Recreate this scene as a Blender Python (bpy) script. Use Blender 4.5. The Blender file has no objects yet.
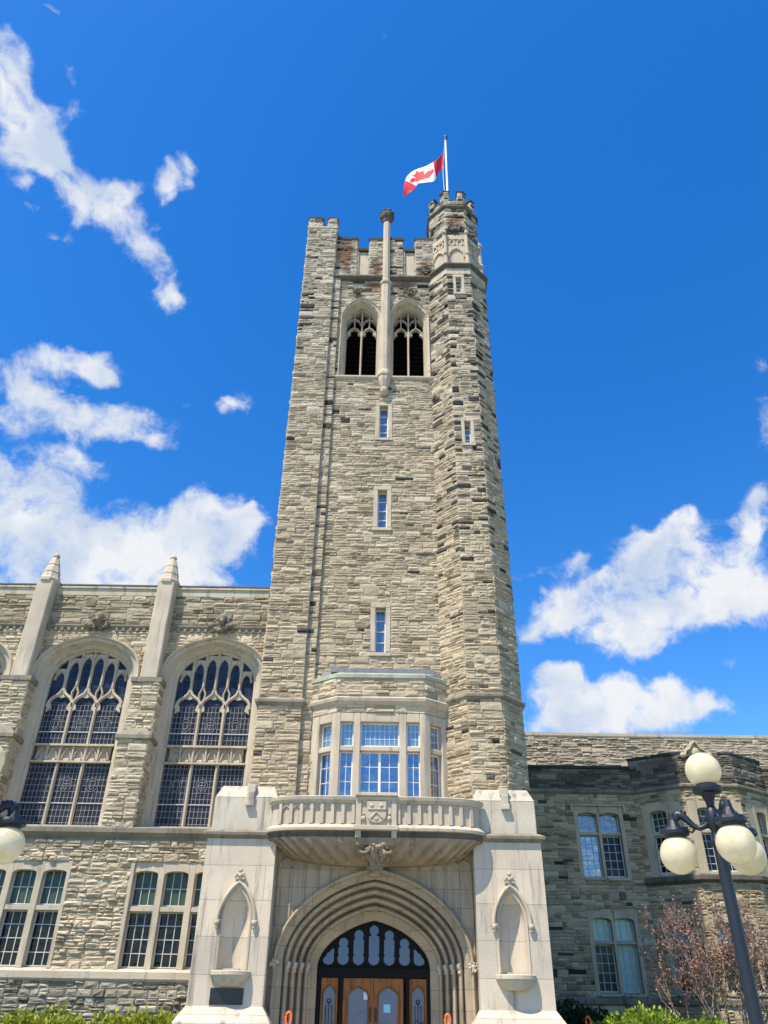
import bpy, math, random
from mathutils import Vector, Matrix
random.seed(7)
R = math.radians
S = bpy.context.scene
COL = S.collection

# ------------------------------------------------------------------ camera
PITCH, ROLL = R(33.6), R(-.85)
cam_data = bpy.data.cameras.new('camera')
cam = bpy.data.objects.new('camera', cam_data)
COL.objects.link(cam)
fw = Vector((0, math.cos(PITCH), math.sin(PITCH)))
r0 = Vector((1, 0, 0)); u0 = r0.cross(fw)
rt = r0*math.cos(ROLL) - u0*math.sin(ROLL)
up = u0*math.cos(ROLL) + r0*math.sin(ROLL)
m = Matrix((rt, up, -fw)).transposed().to_4x4()
m.translation = (0, 0, 1.6)
cam.matrix_world = m
cam_data.sensor_fit = 'VERTICAL'
cam_data.sensor_height = 24
cam_data.lens = 24*769/1024
cam_data.clip_start, cam_data.clip_end = .1, 2000
S.camera = cam
S.render.resolution_x, S.render.resolution_y = 768, 1024

# ------------------------------------------------------------------ sky + sun
SUN_AZ, SUN_EL = R(42), R(60)          # light travels towards +x +y and down
SKY_STRENGTH = .095
world = bpy.data.worlds.new('World'); S.world = world
world.use_nodes = True
nt = world.node_tree; nt.nodes.clear()
def wn(t, **k):
    n = nt.nodes.new(t)
    for a, b in k.items(): setattr(n, a, b)
    return n
L = nt.links.new
out = wn('ShaderNodeOutputWorld'); bg = wn('ShaderNodeBackground'); bg.inputs[1].default_value = SKY_STRENGTH
L(bg.outputs[0], out.inputs[0])
sky = wn('ShaderNodeTexSky', sky_type='NISHITA', sun_disc=False)
sky.sun_elevation = SUN_EL; sky.sun_rotation = SUN_AZ + math.pi
sky.altitude = 250; sky.air_density = 1.0; sky.dust_density = .3; sky.ozone_density = 2.2
hs = wn('ShaderNodeHueSaturation'); hs.inputs['Hue'].default_value = .508; hs.inputs['Saturation'].default_value = 1.4; hs.inputs['Value'].default_value = 1.74
L(sky.outputs[0], hs.inputs['Color'])
tc = wn('ShaderNodeTexCoord')
# cloud banks: (azimuth, elevation, half width, half height, tilt, weight) in degrees
CLOUDS = [(-44.2,55.9,1.3,1.5,40,0.95),(-41.0,52.7,2.0,2.5,49,1),(-40.3,50.6,1.5,1.0,34,0.95),(-38.7,49.5,0.8,0.5,32,0.7),(-38.3,56.9,1.0,0.7,-26,0.62),(-36.8,55.4,0.8,0.6,32,0.65),(-35.6,51.7,1.7,1.9,30,1),(-32.6,50.7,2.1,1.8,27,1),(-29.5,50.5,2.4,1.9,4,1),(-29.6,52.4,2.2,0.8,34,0.9),(-26.1,53.7,0.9,1.8,13,0.85),(-23.9,55.4,0.6,0.7,21,0.62),(-25.9,49.1,1.9,1.8,-21,1),(-22.9,46.9,1.5,1.7,-24,1),(-34.0,47.9,1.1,0.5,17,0.6),(-37.2,48.7,0.8,0.4,31,0.62),(-32.9,45.3,0.5,0.4,26,0.5),(-30.9,40.3,2.2,1.1,22,0.9),(-27.7,41.2,1.4,1.1,20,0.9),(-32.4,38.1,2.4,1.3,0,0.95),(-28.6,36.7,4.2,1.6,10,1.05),(-23.9,37.5,3.0,1.7,5,1),(-20.6,36.5,1.8,0.7,3,0.85),(-25.9,40.4,1.0,0.7,18,0.7),(-32.2,35.3,1.8,1.2,21,0.95),(-15.1,40.0,1.9,1.1,36,0.85),(-18.8,39.6,1.2,0.4,13,0.62),(-28.8,30.8,4.3,3.5,6,1.2),(-27.5,27.1,4.9,3.4,14,1.3),(-22.0,29.0,5.3,3.1,12,1.2),(-16.3,31.2,3.0,2.7,10,1.1),(-13.4,30.9,2.6,1.9,8,1.05),(-16.7,32.9,1.7,1.3,10,1),(-25.7,34.1,1.9,1.0,-5,0.7),(-17.1,28.1,4.2,1.6,9,1.1),(-11.9,33.0,0.6,0.5,7,0.6),(-43.4,59.5,0.6,0.4,40,0.65),(-21.0,25.9,9.3,1.8,10,1.2),(18.8,25.9,5.1,2.6,8,1.15),(23.6,29.9,2.8,1.9,15,1.05),(24.8,31.1,1.2,1.0,-13,1),(11.6,24.6,1.7,0.9,6,0.95),(14.9,26.3,2.8,1.7,14,1.05),(16.3,29.3,1.5,0.9,3,0.8),(20.4,22.4,3.0,1.0,-7,0.95),(26.1,24.9,3.8,2.0,0,1.1),(29.6,29.6,1.7,2.0,-15,1),(29.3,25.8,2.4,2.7,-13,1.1),(14.6,20.0,3.8,1.7,-4,1.2),(18.4,18.9,5.9,2.0,-10,1.2),(13.7,21.5,1.7,0.8,-4,0.95),(23.3,18.1,2.2,1.0,-7,1),(21.6,19.7,1.3,0.9,-7,1),(25.8,20.8,0.7,0.6,-9,0.62),(33.0,36.0,1.0,2.6,-20,0.75),(30.8,31.4,0.8,1.1,-16,0.75),(15.5,17.7,6.1,1.3,-4,1.2),(-2.4,65.4,1.5,0.4,3,0.5),(13.1,28.5,2.1,0.7,10,0.55),(34.5,39.7,0.6,0.9,-23,0.55),
          (-60,32,14,5,5,1.1),(60,28,16,6,-4,1.1),(110,30,18,7,0,1.0),(-120,35,20,7,0,1.0),(48,22,8,3,0,.9),
          (21.0,28.3,3.4,2.1,11,1.1),(24.7,27.7,2.9,2.0,5,1.1),(19.2,27.1,3.1,1.7,12,1.0),(21.4,24.5,5.0,2.1,0,1.1),(-44.1,55.5,1.5,2.1,39,1.1),(-41.4,54.1,1.8,2.2,50,1.1),(-38.4,52.5,1.9,2.2,12,1.0),(-12.9,31.8,2.9,2.0,8,1.0),(-27.8,40.6,2.6,1.4,15,0.7),(-24.7,54.7,1.4,1.7,2,0.6),(-31.5,37.0,3.0,1.6,10,0.7)]
warpn = wn('ShaderNodeTexNoise'); warpn.inputs['Scale'].default_value = 14; warpn.inputs['Detail'].default_value = 5
L(tc.outputs['Generated'], warpn.inputs['Vector'])
wsub = wn('ShaderNodeVectorMath', operation='SUBTRACT'); L(warpn.outputs['Color'], wsub.inputs[0]); wsub.inputs[1].default_value = (.5,.5,.5)
wmul = wn('ShaderNodeVectorMath', operation='SCALE'); L(wsub.outputs[0], wmul.inputs[0]); wmul.inputs['Scale'].default_value = .05
wadd = wn('ShaderNodeVectorMath', operation='ADD'); L(tc.outputs['Generated'], wadd.inputs[0]); L(wmul.outputs[0], wadd.inputs[1])
prev = None
for az, el, ra, rb, ti, w in CLOUDS:
    a, e, t = R(az), R(el), R(ti)
    d = Vector((math.sin(a)*math.cos(e), math.cos(a)*math.cos(e), math.sin(e)))
    ea = Vector((math.cos(a), -math.sin(a), 0)); eu = ea.cross(d)
    e1 = ea*math.cos(t) + eu*math.sin(t); e2 = d.cross(e1)
    mp = wn('ShaderNodeMapping', vector_type='TEXTURE')
    mp.inputs['Location'].default_value = d
    mp.inputs['Rotation'].default_value = Matrix((e1, e2, d)).transposed().to_euler('XYZ')
    mp.inputs['Scale'].default_value = (R(ra)*1.0, R(rb)*1.0, R(max(ra, rb))*1.3)
    L(wadd.outputs[0], mp.inputs['Vector'])
    ln = wn('ShaderNodeVectorMath', operation='LENGTH'); L(mp.outputs[0], ln.inputs[0])
    mr = wn('ShaderNodeMapRange', interpolation_type='SMOOTHSTEP')
    mr.inputs['From Min'].default_value = 1.45; mr.inputs['From Max'].default_value = .0; mr.inputs['To Max'].default_value = w
    L(ln.outputs['Value'], mr.inputs['Value'])
    if prev is None: prev = mr.outputs[0]
    else:
        mx = wn('ShaderNodeMath', operation='ADD')
        L(prev, mx.inputs[0]); L(mr.outputs[0], mx.inputs[1]); prev = mx.outputs[0]
fb = wn('ShaderNodeTexNoise'); fb.inputs['Scale'].default_value = 15; fb.inputs['Detail'].default_value = 10; fb.inputs['Roughness'].default_value = .6
L(wadd.outputs[0], fb.inputs['Vector'])
fm = wn('ShaderNodeMath', operation='MULTIPLY_ADD'); L(fb.outputs[0], fm.inputs[0]); fm.inputs[1].default_value = 2.0; fm.inputs[2].default_value = -1.30
cl = wn('ShaderNodeMath', operation='MINIMUM'); cl.inputs[1].default_value = 1.2; L(prev, cl.inputs[0])
dens = wn('ShaderNodeMath', operation='ADD'); fb2 = wn('ShaderNodeTexNoise'); fb2.inputs['Scale'].default_value = 42; fb2.inputs['Detail'].default_value = 8; fb2.inputs['Roughness'].default_value = .62
L(wadd.outputs[0], fb2.inputs['Vector'])
fm2 = wn('ShaderNodeMath', operation='MULTIPLY_ADD'); L(fb2.outputs[0], fm2.inputs[0]); fm2.inputs[1].default_value = 1.7; fm2.inputs[2].default_value = -.85
fma = wn('ShaderNodeMath', operation='ADD'); L(fm.outputs[0], fma.inputs[0]); L(fm2.outputs[0], fma.inputs[1])
L(cl.outputs[0], dens.inputs[0]); L(fma.outputs[0], dens.inputs[1])
alpha = wn('ShaderNodeMapRange', interpolation_type='SMOOTHSTEP')
alpha.inputs['From Min'].default_value = .0; alpha.inputs['From Max'].default_value = 1.0
L(dens.outputs[0], alpha.inputs['Value'])
gate = wn('ShaderNodeMapRange', interpolation_type='SMOOTHSTEP'); gate.inputs['From Min'].default_value = .03; gate.inputs['From Max'].default_value = .3; L(cl.outputs[0], gate.inputs['Value'])
ga = wn('ShaderNodeMath', operation='MULTIPLY'); L(alpha.outputs[0], ga.inputs[0]); L(gate.outputs[0], ga.inputs[1])
# thin where the bank is thin, a bluish grey where it is thick and dense
cr = wn('ShaderNodeValToRGB')
cr.color_ramp.elements[0].position = .1; cr.color_ramp.elements[0].color = (3.9, 4.6, 5.8, 1)
cr.color_ramp.elements[1].position = .9; cr.color_ramp.elements[1].color = (6.0, 6.15, 6.4, 1)
cn = wn('ShaderNodeTexNoise'); cn.inputs['Scale'].default_value = 12; cn.inputs['Detail'].default_value = 9
L(wadd.outputs[0], cn.inputs['Vector'])
cm = wn('ShaderNodeMapRange'); cm.inputs['From Min'].default_value = .35; cm.inputs['From Max'].default_value = .62
L(cn.outputs[0], cm.inputs['Value']); L(cm.outputs[0], cr.inputs[0])
mixs = wn('ShaderNodeMix', data_type='RGBA')
L(ga.outputs[0], mixs.inputs['Factor']); L(hs.outputs[0], mixs.inputs['A']); L(cr.outputs[0], mixs.inputs['B'])
L(mixs.outputs['Result'], bg.inputs[0])

sl = bpy.data.lights.new('sun', 'SUN'); sl.energy = 4.9; sl.angle = R(.5); sl.color = (1, .89, .73)
sun = bpy.data.objects.new('sun', sl); COL.objects.link(sun)
sun.rotation_euler = Vector((math.sin(SUN_AZ)*math.cos(SUN_EL), math.cos(SUN_AZ)*math.cos(SUN_EL), -math.sin(SUN_EL))).to_track_quat('-Z', 'Y').to_euler()
sun.location = (-30, -30, 60)
vs = S.view_settings
vs.view_transform = 'Standard'; vs.look = 'None'; vs.exposure = 0.62; vs.gamma = 1; vs.use_curve_mapping = False
S.cycles.max_bounces = 6
S.cycles.use_denoising = True

# ------------------------------------------------------------------ mesh builder
ROOTLOC = {}
def root_of(o):
    while o.parent: o = o.parent
    return o
class MB:
    def __init__(s): s.v = []; s.f = []; s.m = []
    def quadgrid(s, rows, close=False, mi=0):
        b = len(s.v); n = len(rows[0])
        for r in rows: s.v.extend(r)
        for i in range(len(rows)-1):
            for j in range(n if close else n-1):
                k = (j+1) % n
                s.f.append((b+i*n+j, b+i*n+k, b+(i+1)*n+k, b+(i+1)*n+j)); s.m.append(mi)
        return s
    def face(s, pts, mi=0):
        b = len(s.v); s.v.extend(pts); s.f.append(tuple(range(b, b+len(pts)))); s.m.append(mi)
    def box(s, x0, x1, y0, y1, z0, z1, mi=0):
        b = len(s.v)
        s.v.extend([(x0,y0,z0),(x1,y0,z0),(x1,y1,z0),(x0,y1,z0),(x0,y0,z1),(x1,y0,z1),(x1,y1,z1),(x0,y1,z1)])
        for q in ((0,3,2,1),(4,5,6,7),(0,1,5,4),(1,2,6,5),(2,3,7,6),(3,0,4,7)):
            s.f.append(tuple(b+i for i in q)); s.m.append(mi)
        return s
    def fbox(s, F, u0, u1, v0, v1, d0, d1, mi=0, slope=0):
        # slope: how much the top's front edge drops
        b = len(s.v)
        for d, dz in ((d0, 0), (d1, -slope)):
            for u, v in ((u0,v0),(u1,v0),(u1,v1+dz),(u0,v1+dz)): s.v.append(F.P(u, v, d))
        for q in ((0,3,2,1),(4,5,6,7),(0,1,5,4),(1,2,6,5),(2,3,7,6),(3,0,4,7)):
            s.f.append(tuple(b+i for i in q)); s.m.append(mi)
        return s
    def prism(s, F, poly, d0, d1, mi=0):
        b = len(s.v); n = len(poly)
        for d in (d0, d1): s.v.extend(F.P(u, v, d) for u, v in poly)
        s.f.append(tuple(b+n+i for i in range(n))); s.m.append(mi)
        s.f.append(tuple(b+n-1-i for i in range(n))); s.m.append(mi)
        for i in range(n):
            j = (i+1) % n; s.f.append((b+i, b+j, b+n+j, b+n+i)); s.m.append(mi)
        return s
    def ribbon(s, F, path, w, d0, d1, ch=.35, mi=0):
        # a moulded bar that follows a path on a wall plane
        n = len(path); rows = []
        for i in range(n):
            a = path[max(i-1, 0)]; c = path[min(i+1, n-1)]
            tx, ty = c[0]-a[0], c[1]-a[1]; l = math.hypot(tx, ty) or 1
            nx, ny = -ty/l, tx/l; x, y = path[i]; h = w/2; k = h*(1-ch); dm = d1-(d1-d0)*.4
            rows.append([F.P(x+nx*o, y+ny*o, d) for o, d in ((-h,d0),(-h,dm),(-k*.55,d1),(k*.55,d1),(h,dm),(h,d0))])
        s.quadgrid(rows, True, mi)
        s.face(rows[0][::-1], mi); s.face(rows[-1], mi)
        return s
    def tube(s, pts, rad, n=8, mi=0):
        pts = [Vector(p) for p in pts]; rows = []
        ref = Vector((0, 0, 1))
        for i, p in enumerate(pts):
            t = (pts[min(i+1, len(pts)-1)] - pts[max(i-1, 0)]).normalized()
            rf = ref if abs(t.z) < .95 else Vector((1, 0, 0))
            a = t.cross(rf).normalized(); b = t.cross(a).normalized()
            r = rad[i] if isinstance(rad, (list, tuple)) else rad
            rows.append([tuple(p + a*math.cos(2*math.pi*k/n)*r + b*math.sin(2*math.pi*k/n)*r) for k in range(n)])
        s.quadgrid(rows, True, mi); s.face(rows[0], mi); s.face(rows[-1][::-1], mi)
        return s
    def lathe(s, cx, cy, prof, n=16, mi=0, rot=0):
        rows = [[(cx+r*math.cos(rot+2*math.pi*k/n), cy+r*math.sin(rot+2*math.pi*k/n), z) for k in range(n)] for r, z in prof]
        s.quadgrid(rows, True, mi); s.face(rows[0][::-1], mi); s.face(rows[-1], mi)
        return s
    def ball(s, c, r, n=10, mi=0, sq=(1,1,1)):
        rows = []
        for i in range(n+1):
            t = math.pi*i/n
            rr = max(math.sin(t), .001)
            rows.append([(c[0]+r*sq[0]*rr*math.cos(2*math.pi*k/(2*n)), c[1]+r*sq[1]*rr*math.sin(2*math.pi*k/(2*n)), c[2]-r*sq[2]*math.cos(t)) for k in range(2*n)])
        s.quadgrid(rows, True, mi)
        return s
    def moulding(s, plan, prof, closed=False, mi=0):
        # plan: wall line left to right seen from outside; prof: (out, z)
        n = len(plan); rows = []
        for o, z in prof: rows.append([])
        for i in range(n):
            p = Vector(plan[i])
            a = Vector(plan[i-1]) if (i > 0 or closed) else None
            c = Vector(plan[(i+1) % n]) if (i < n-1 or closed) else None
            d1 = (p-a).normalized() if a is not None else (c-p).normalized()
            d2 = (c-p).normalized() if c is not None else d1
            n1 = Vector((d1.y, -d1.x)); n2 = Vector((d2.y, -d2.x))
            nn = (n1+n2).normalized(); k = 1/max(nn.dot(n1), .4)
            for q, (o, z) in enumerate(prof): rows[q].append((p.x+nn.x*o*k, p.y+nn.y*o*k, z))
        s.quadgrid(rows, closed, mi)
        if not closed:
            s.face([r[0] for r in rows], mi); s.face([r[-1] for r in rows][::-1], mi)
        return s
    def build(s, name, mats, parent=None, smooth=False, bevel=0):
        me = bpy.data.meshes.new(name)
        off = ROOTLOC.get(root_of(parent).name, Vector()) if parent is not None else Vector()
        me.from_pydata([(p[0]-off.x, p[1]-off.y, p[2]-off.z) for p in s.v], [], s.f)
        if not isinstance(mats, (list, tuple)): mats = [mats]
        for mt in mats: me.materials.append(mt)
        if len(mats) > 1: me.polygons.foreach_set('material_index', s.m)
        if smooth: me.polygons.foreach_set('use_smooth', [True]*len(s.f))
        me.update()
        o = bpy.data.objects.new(name, me); COL.objects.link(o)
        if parent is not None: o.parent = parent
        if bevel:
            b = o.modifiers.new('bevel', 'BEVEL'); b.width = bevel; b.segments = 1; b.limit_method = 'ANGLE'; b.angle_limit = R(35)
        return o
def tag(o, label=None, cat=None, group=None, kind=None):
    if label: o['label'] = label
    if cat: o['category'] = cat
    if group: o['group'] = group
    if kind: o['kind'] = kind
    return o
def thing(name, loc, label, cat, group=None):
    o = bpy.data.objects.new(name, None); COL.objects.link(o)
    o.location = loc; o.empty_display_size = .3
    ROOTLOC[o.name] = Vector(loc)
    return tag(o, label, cat, group)
def copy_tree(o, parent=None):
    c = o.copy(); COL.objects.link(c)
    if parent is not None: c.parent = parent
    for ch in [x for x in bpy.data.objects if x.parent is o]: copy_tree(ch, c)
    return c
class Fr:
    def __init__(s, p0, p1):
        a = Vector(p0); d = Vector(p1)-a; s.len = d.length; d.normalize()
        s.o, s.u, s.n = a, d, Vector((d.y, -d.x))
    def P(s, u, v, d): return (s.o.x+s.u.x*u+s.n.x*d, s.o.y+s.u.y*u+s.n.y*d, v)
def front(Y): return Fr((0, Y), (1, Y))

# ------------------------------------------------------------------ materials
def mat(name):
    mt = bpy.data.materials.new(name); mt.use_nodes = True
    t = mt.node_tree; b = t.nodes['Principled BSDF']
    def N(ty, **k):
        n = t.nodes.new(ty)
        for a, v in k.items(): setattr(n, a, v)
        return n
    return mt, t, b, N, t.links.new
def ramp(N, stops, interp='LINEAR'):
    r = N('ShaderNodeValToRGB'); r.color_ramp.interpolation = interp
    e = r.color_ramp.elements
    while len(e) < len(stops): e.new(.5)
    for x, (p, c) in zip(e, stops): x.position = p; x.color = (*c, 1)
    return r
def plain(name, c, rough=.5, metal=0, spec=.5, var=.0, scale=6, bump=0):
    mt, t, b, N, K = mat(name)
    b.inputs['Base Color'].default_value = (*c, 1); b.inputs['Roughness'].default_value = rough
    b.inputs['Metallic'].default_value = metal; b.inputs['Specular IOR Level'].default_value = spec
    if var or bump:
        g = N('ShaderNodeNewGeometry'); n = N('ShaderNodeTexNoise'); n.inputs['Scale'].default_value = scale; n.inputs['Detail'].default_value = 6
        K(g.outputs['Position'], n.inputs['Vector'])
        if var:
            r = ramp(N, [(.3, tuple(x*(1-var) for x in c)), (.7, tuple(min(1, x*(1+var)) for x in c))])
            K(n.outputs[0], r.inputs[0]); K(r.outputs[0], b.inputs['Base Color'])
        if bump:
            bp = N('ShaderNodeBump'); bp.inputs['Distance'].default_value = bump; K(n.outputs[0], bp.inputs['Height']); K(bp.outputs[0], b.inputs['Normal'])
    return mt
def rubble(name, stops, mortar_dark=.8, stains=(), height_soot=None, tint_noise=.14):
    """rock-faced ashlar: one tone per stone, grain, weather stains"""
    mt, t, b, N, K = mat(name)
    g = N('ShaderNodeNewGeometry')
    r = ramp(N, stops); K(g.outputs['Random Per Island'], r.inputs[0])
    n1 = N('ShaderNodeTexNoise'); n1.inputs['Scale'].default_value = 1.1; n1.inputs['Detail'].default_value = 6; n1.inputs['Roughness'].default_value = .6
    K(g.outputs['Position'], n1.inputs['Vector'])
    n2 = N('ShaderNodeTexNoise'); n2.inputs['Scale'].default_value = 22; n2.inputs['Detail'].default_value = 5
    K(g.outputs['Position'], n2.inputs['Vector'])
    m1 = N('ShaderNodeMapRange'); m1.inputs['From Min'].default_value = .3; m1.inputs['From Max'].default_value = .7
    m1.inputs['To Min'].default_value = 1-tint_noise; m1.inputs['To Max'].default_value = 1+tint_noise*.6; K(n1.outputs[0], m1.inputs['Value'])
    m2 = N('ShaderNodeMapRange'); m2.inputs['From Min'].default_value = .3; m2.inputs['From Max'].default_value = .7
    m2.inputs['To Min'].default_value = .84; m2.inputs['To Max'].default_value = 1.1; K(n2.outputs[0], m2.inputs['Value'])
    mm = N('ShaderNodeMath', operation='MULTIPLY'); K(m1.outputs[0], mm.inputs[0]); K(m2.outputs[0], mm.inputs[1])
    sc = N('ShaderNodeVectorMath', operation='SCALE'); K(r.outputs[0], sc.inputs[0]); K(mm.outputs[0], sc.inputs['Scale'])
    cur = sc.outputs[0]
    if height_soot:
        z0, z1, amt, col = height_soot
        sp = N('ShaderNodeSeparateXYZ'); K(g.outputs['Position'], sp.inputs[0])
        zr = N('ShaderNodeMapRange'); zr.inputs['From Min'].default_value = z0; zr.inputs['From Max'].default_value = z1; zr.inputs['To Max'].default_value = amt
        K(sp.outputs[2], zr.inputs['Value'])
        mx = N('ShaderNodeMix', data_type='RGBA'); K(zr.outputs[0], mx.inputs['Factor']); K(cur, mx.inputs['A'])
        h = N('ShaderNodeHueSaturation'); h.inputs['Saturation'].default_value = .45; h.inputs['Value'].default_value = 1.04; K(cur, h.inputs['Color'])
        K(h.outputs[0], mx.inputs['B']); cur = mx.outputs['Result']
    for (px, py, pz, sx, sz, col, amt) in stains:
        mp = N('ShaderNodeMapping', vector_type='TEXTURE'); mp.inputs['Location'].default_value = (px, py, pz); mp.inputs['Scale'].default_value = (sx, 2, sz)
        ad = N('ShaderNodeVectorMath', operation='MULTIPLY_ADD'); K(n1.outputs['Color'], ad.inputs[0]); ad.inputs[1].default_value = (.7, 0, .7); K(g.outputs['Position'], ad.inputs[2])
        K(ad.outputs[0], mp.inputs['Vector'])
        ln = N('ShaderNodeVectorMath', operation='LENGTH'); K(mp.outputs[0], ln.inputs[0])
        mr = N('ShaderNodeMapRange'); mr.inputs['From Min'].default_value = 1.15; mr.inputs['From Max'].default_value = .5; mr.inputs['To Max'].default_value = amt
        K(ln.outputs['Value'], mr.inputs['Value'])
        m3 = N('ShaderNodeMath', operation='MULTIPLY'); K(mr.outputs[0], m3.inputs[0]); K(m2.outputs[0], m3.inputs[1])
        mx = N('ShaderNodeMix', data_type='RGBA'); K(m3.outputs[0], mx.inputs['Factor']); K(cur, mx.inputs['A']); mx.inputs['B'].default_value = (*col, 1)
        cur = mx.outputs['Result']
    K(cur, b.inputs['Base Color'])
    b.inputs['Roughness'].default_value = .92; b.inputs['Specular IOR Level'].default_value = .2
    bp = N('ShaderNodeBump'); bp.inputs['Distance'].default_value = .05; bp.inputs['Strength'].default_value = .9
    n3 = N('ShaderNodeTexNoise'); n3.inputs['Scale'].default_value = 9; n3.inputs['Detail'].default_value = 8; n3.inputs['Roughness'].default_value = .65
    K(g.outputs['Position'], n3.inputs['Vector']); K(n3.outputs[0], bp.inputs['Height']); K(bp.outputs[0], b.inputs['Normal'])
    return mt
def dressed(name, c, streak=.35, dark=(.10,.10,.09), joints=None, patch=.15):
    """smooth cut limestone with rain streaks and blotches; joints: (course height, block length)"""
    mt, t, b, N, K = mat(name)
    g = N('ShaderNodeNewGeometry')
    n1 = N('ShaderNodeTexNoise'); n1.inputs['Scale'].default_value = .9; n1.inputs['Detail'].default_value = 7; n1.inputs['Roughness'].default_value = .62
    K(g.outputs['Position'], n1.inputs['Vector'])
    r = ramp(N, [(.3, tuple(x*(1-patch) for x in c)), (.5, c), (.72, tuple(min(.85, x*(1+patch)) for x in c))]); K(n1.outputs[0], r.inputs[0])
    vm = N('ShaderNodeVectorMath', operation='MULTIPLY'); K(g.outputs['Position'], vm.inputs[0]); vm.inputs[1].default_value = (4.5, 4.5, .42)
    n2 = N('ShaderNodeTexNoise'); n2.inputs['Scale'].default_value = 1; n2.inputs['Detail'].default_value = 7; n2.inputs['Roughness'].default_value = .65; K(vm.outputs[0], n2.inputs['Vector'])
    ms = N('ShaderNodeMapRange', interpolation_type='SMOOTHSTEP'); ms.inputs['From Min'].default_value = .5; ms.inputs['From Max'].default_value = .72; ms.inputs['To Max'].default_value = streak
    K(n2.outputs[0], ms.inputs['Value'])
    mx = N('ShaderNodeMix', data_type='RGBA'); K(ms.outputs[0], mx.inputs['Factor']); K(r.outputs[0], mx.inputs['A']); mx.inputs['B'].default_value = (*dark, 1)
    cur = mx.outputs['Result']
    bp = N('ShaderNodeBump'); bp.inputs['Distance'].default_value = .012
    n3 = N('ShaderNodeTexNoise'); n3.inputs['Scale'].default_value = 30; n3.inputs['Detail'].default_value = 6; K(g.outputs['Position'], n3.inputs['Vector'])
    hgt = n3.outputs[0]
    if joints:
        sp = N('ShaderNodeSeparateXYZ'); K(g.outputs['Position'], sp.inputs[0])
        cb = N('ShaderNodeCombineXYZ'); K(sp.outputs[0], cb.inputs[0]); K(sp.outputs[2], cb.inputs[1])
        br = N('ShaderNodeTexBrick'); K(cb.outputs[0], br.inputs['Vector'])
        br.inputs['Scale'].default_value = 1; br.inputs['Row Height'].default_value = joints[0]; br.inputs['Brick Width'].default_value = joints[1]
        br.inputs['Mortar Size'].default_value = .007; br.inputs['Mortar Smooth'].default_value = .2
        br.inputs['Color1'].default_value = (.84,.85,.85,1); br.inputs['Color2'].default_value = (1.08,1.06,1.02,1); br.inputs['Mortar'].default_value = (.5,.48,.44,1)
        mu = N('ShaderNodeMix', data_type='RGBA', blend_type='MULTIPLY'); mu.inputs['Factor'].default_value = 1; K(cur, mu.inputs['A']); K(br.outputs[0], mu.inputs['B']); cur = mu.outputs['Result']
    K(cur, b.inputs['Base Color']); K(hgt, bp.inputs['Height']); K(bp.outputs[0], b.inputs['Normal'])
    b.inputs['Roughness'].default_value = .85; b.inputs['Specular IOR Level'].default_value = .25
    return mt
def glass(name, c, ior=2.0, rough=.03, wob=.02, wscale=2.5):
    mt, t, b, N, K = mat(name)
    b.inputs['Base Color'].default_value = (*c, 1); b.inputs['Roughness'].default_value = rough; b.inputs['IOR'].default_value = ior
    g = N('ShaderNodeNewGeometry'); n = N('ShaderNodeTexNoise'); n.inputs['Scale'].default_value = wscale; K(g.outputs['Position'], n.inputs['Vector'])
    bp = N('ShaderNodeBump'); bp.inputs['Distance'].default_value = wob; K(n.outputs[0], bp.inputs['Height']); K(bp.outputs[0], b.inputs['Normal'])
    return mt
def leaded(name, c, cw, ch, line=(.42,.46,.52), ior=1.7):
    """leaded lights: small quarries, each set at its own slight angle, in pale lead cames"""
    mt, t, b, N, K = mat(name)
    g = N('ShaderNodeNewGeometry'); sp = N('ShaderNodeSeparateXYZ'); K(g.outputs['Position'], sp.inputs[0])
    cb = N('ShaderNodeCombineXYZ'); K(sp.outputs[0], cb.inputs[0]); K(sp.outputs[2], cb.inputs[1])
    br = N('ShaderNodeTexBrick'); br.offset = 0; K(cb.outputs[0], br.inputs['Vector'])
    br.inputs['Scale'].default_value = 1; br.inputs['Row Height'].default_value = ch; br.inputs['Brick Width'].default_value = cw
    br.inputs['Mortar Size'].default_value = .008; br.inputs['Mortar Smooth'].default_value = .15
    br.inputs['Color1'].default_value = (*c, 1); br.inputs['Color2'].default_value = tuple(x*2.1 for x in c)+(1,); br.inputs['Mortar'].default_value = (*line, 1)
    n = N('ShaderNodeTexNoise'); n.inputs['Scale'].default_value = 1.3; n.inputs['Detail'].default_value = 4; K(g.outputs['Position'], n.inputs['Vector'])
    K(br.outputs[0], b.inputs['Base Color'])
    rr = N('ShaderNodeMapRange'); rr.inputs['To Min'].default_value = .12; rr.inputs['To Max'].default_value = .6; K(br.outputs['Fac'], rr.inputs['Value']); K(rr.outputs[0], b.inputs['Roughness'])
    b.inputs['IOR'].default_value = ior
    v = N('ShaderNodeTexVoronoi'); v.inputs['Scale'].default_value = 9; K(cb.outputs[0], v.inputs['Vector'])
    bp = N('ShaderNodeBump'); bp.inputs['Distance'].default_value = .03; bp.inputs['Strength'].default_value = .5; K(v.outputs[0], bp.inputs['Height']); K(bp.outputs[0], b.inputs['Normal'])
    return mt
def leafmat(name, stops, trans=.3):
    mt, t, b, N, K = mat(name)
    g = N('ShaderNodeNewGeometry'); r = ramp(N, stops); K(g.outputs['Random Per Island'], r.inputs[0]); K(r.outputs[0], b.inputs['Base Color'])
    b.inputs['Roughness'].default_value = .55; b.inputs['Specular IOR Level'].default_value = .3
    tr = N('ShaderNodeBsdfTranslucent'); K(r.outputs[0], tr.inputs[0]); mx = N('ShaderNodeMixShader'); mx.inputs[0].default_value = trans
    K(b.outputs[0], mx.inputs[1]); K(tr.outputs[0], mx.inputs[2]); K(mx.outputs[0], t.nodes['Material Output'].inputs[0])
    return mt

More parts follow.
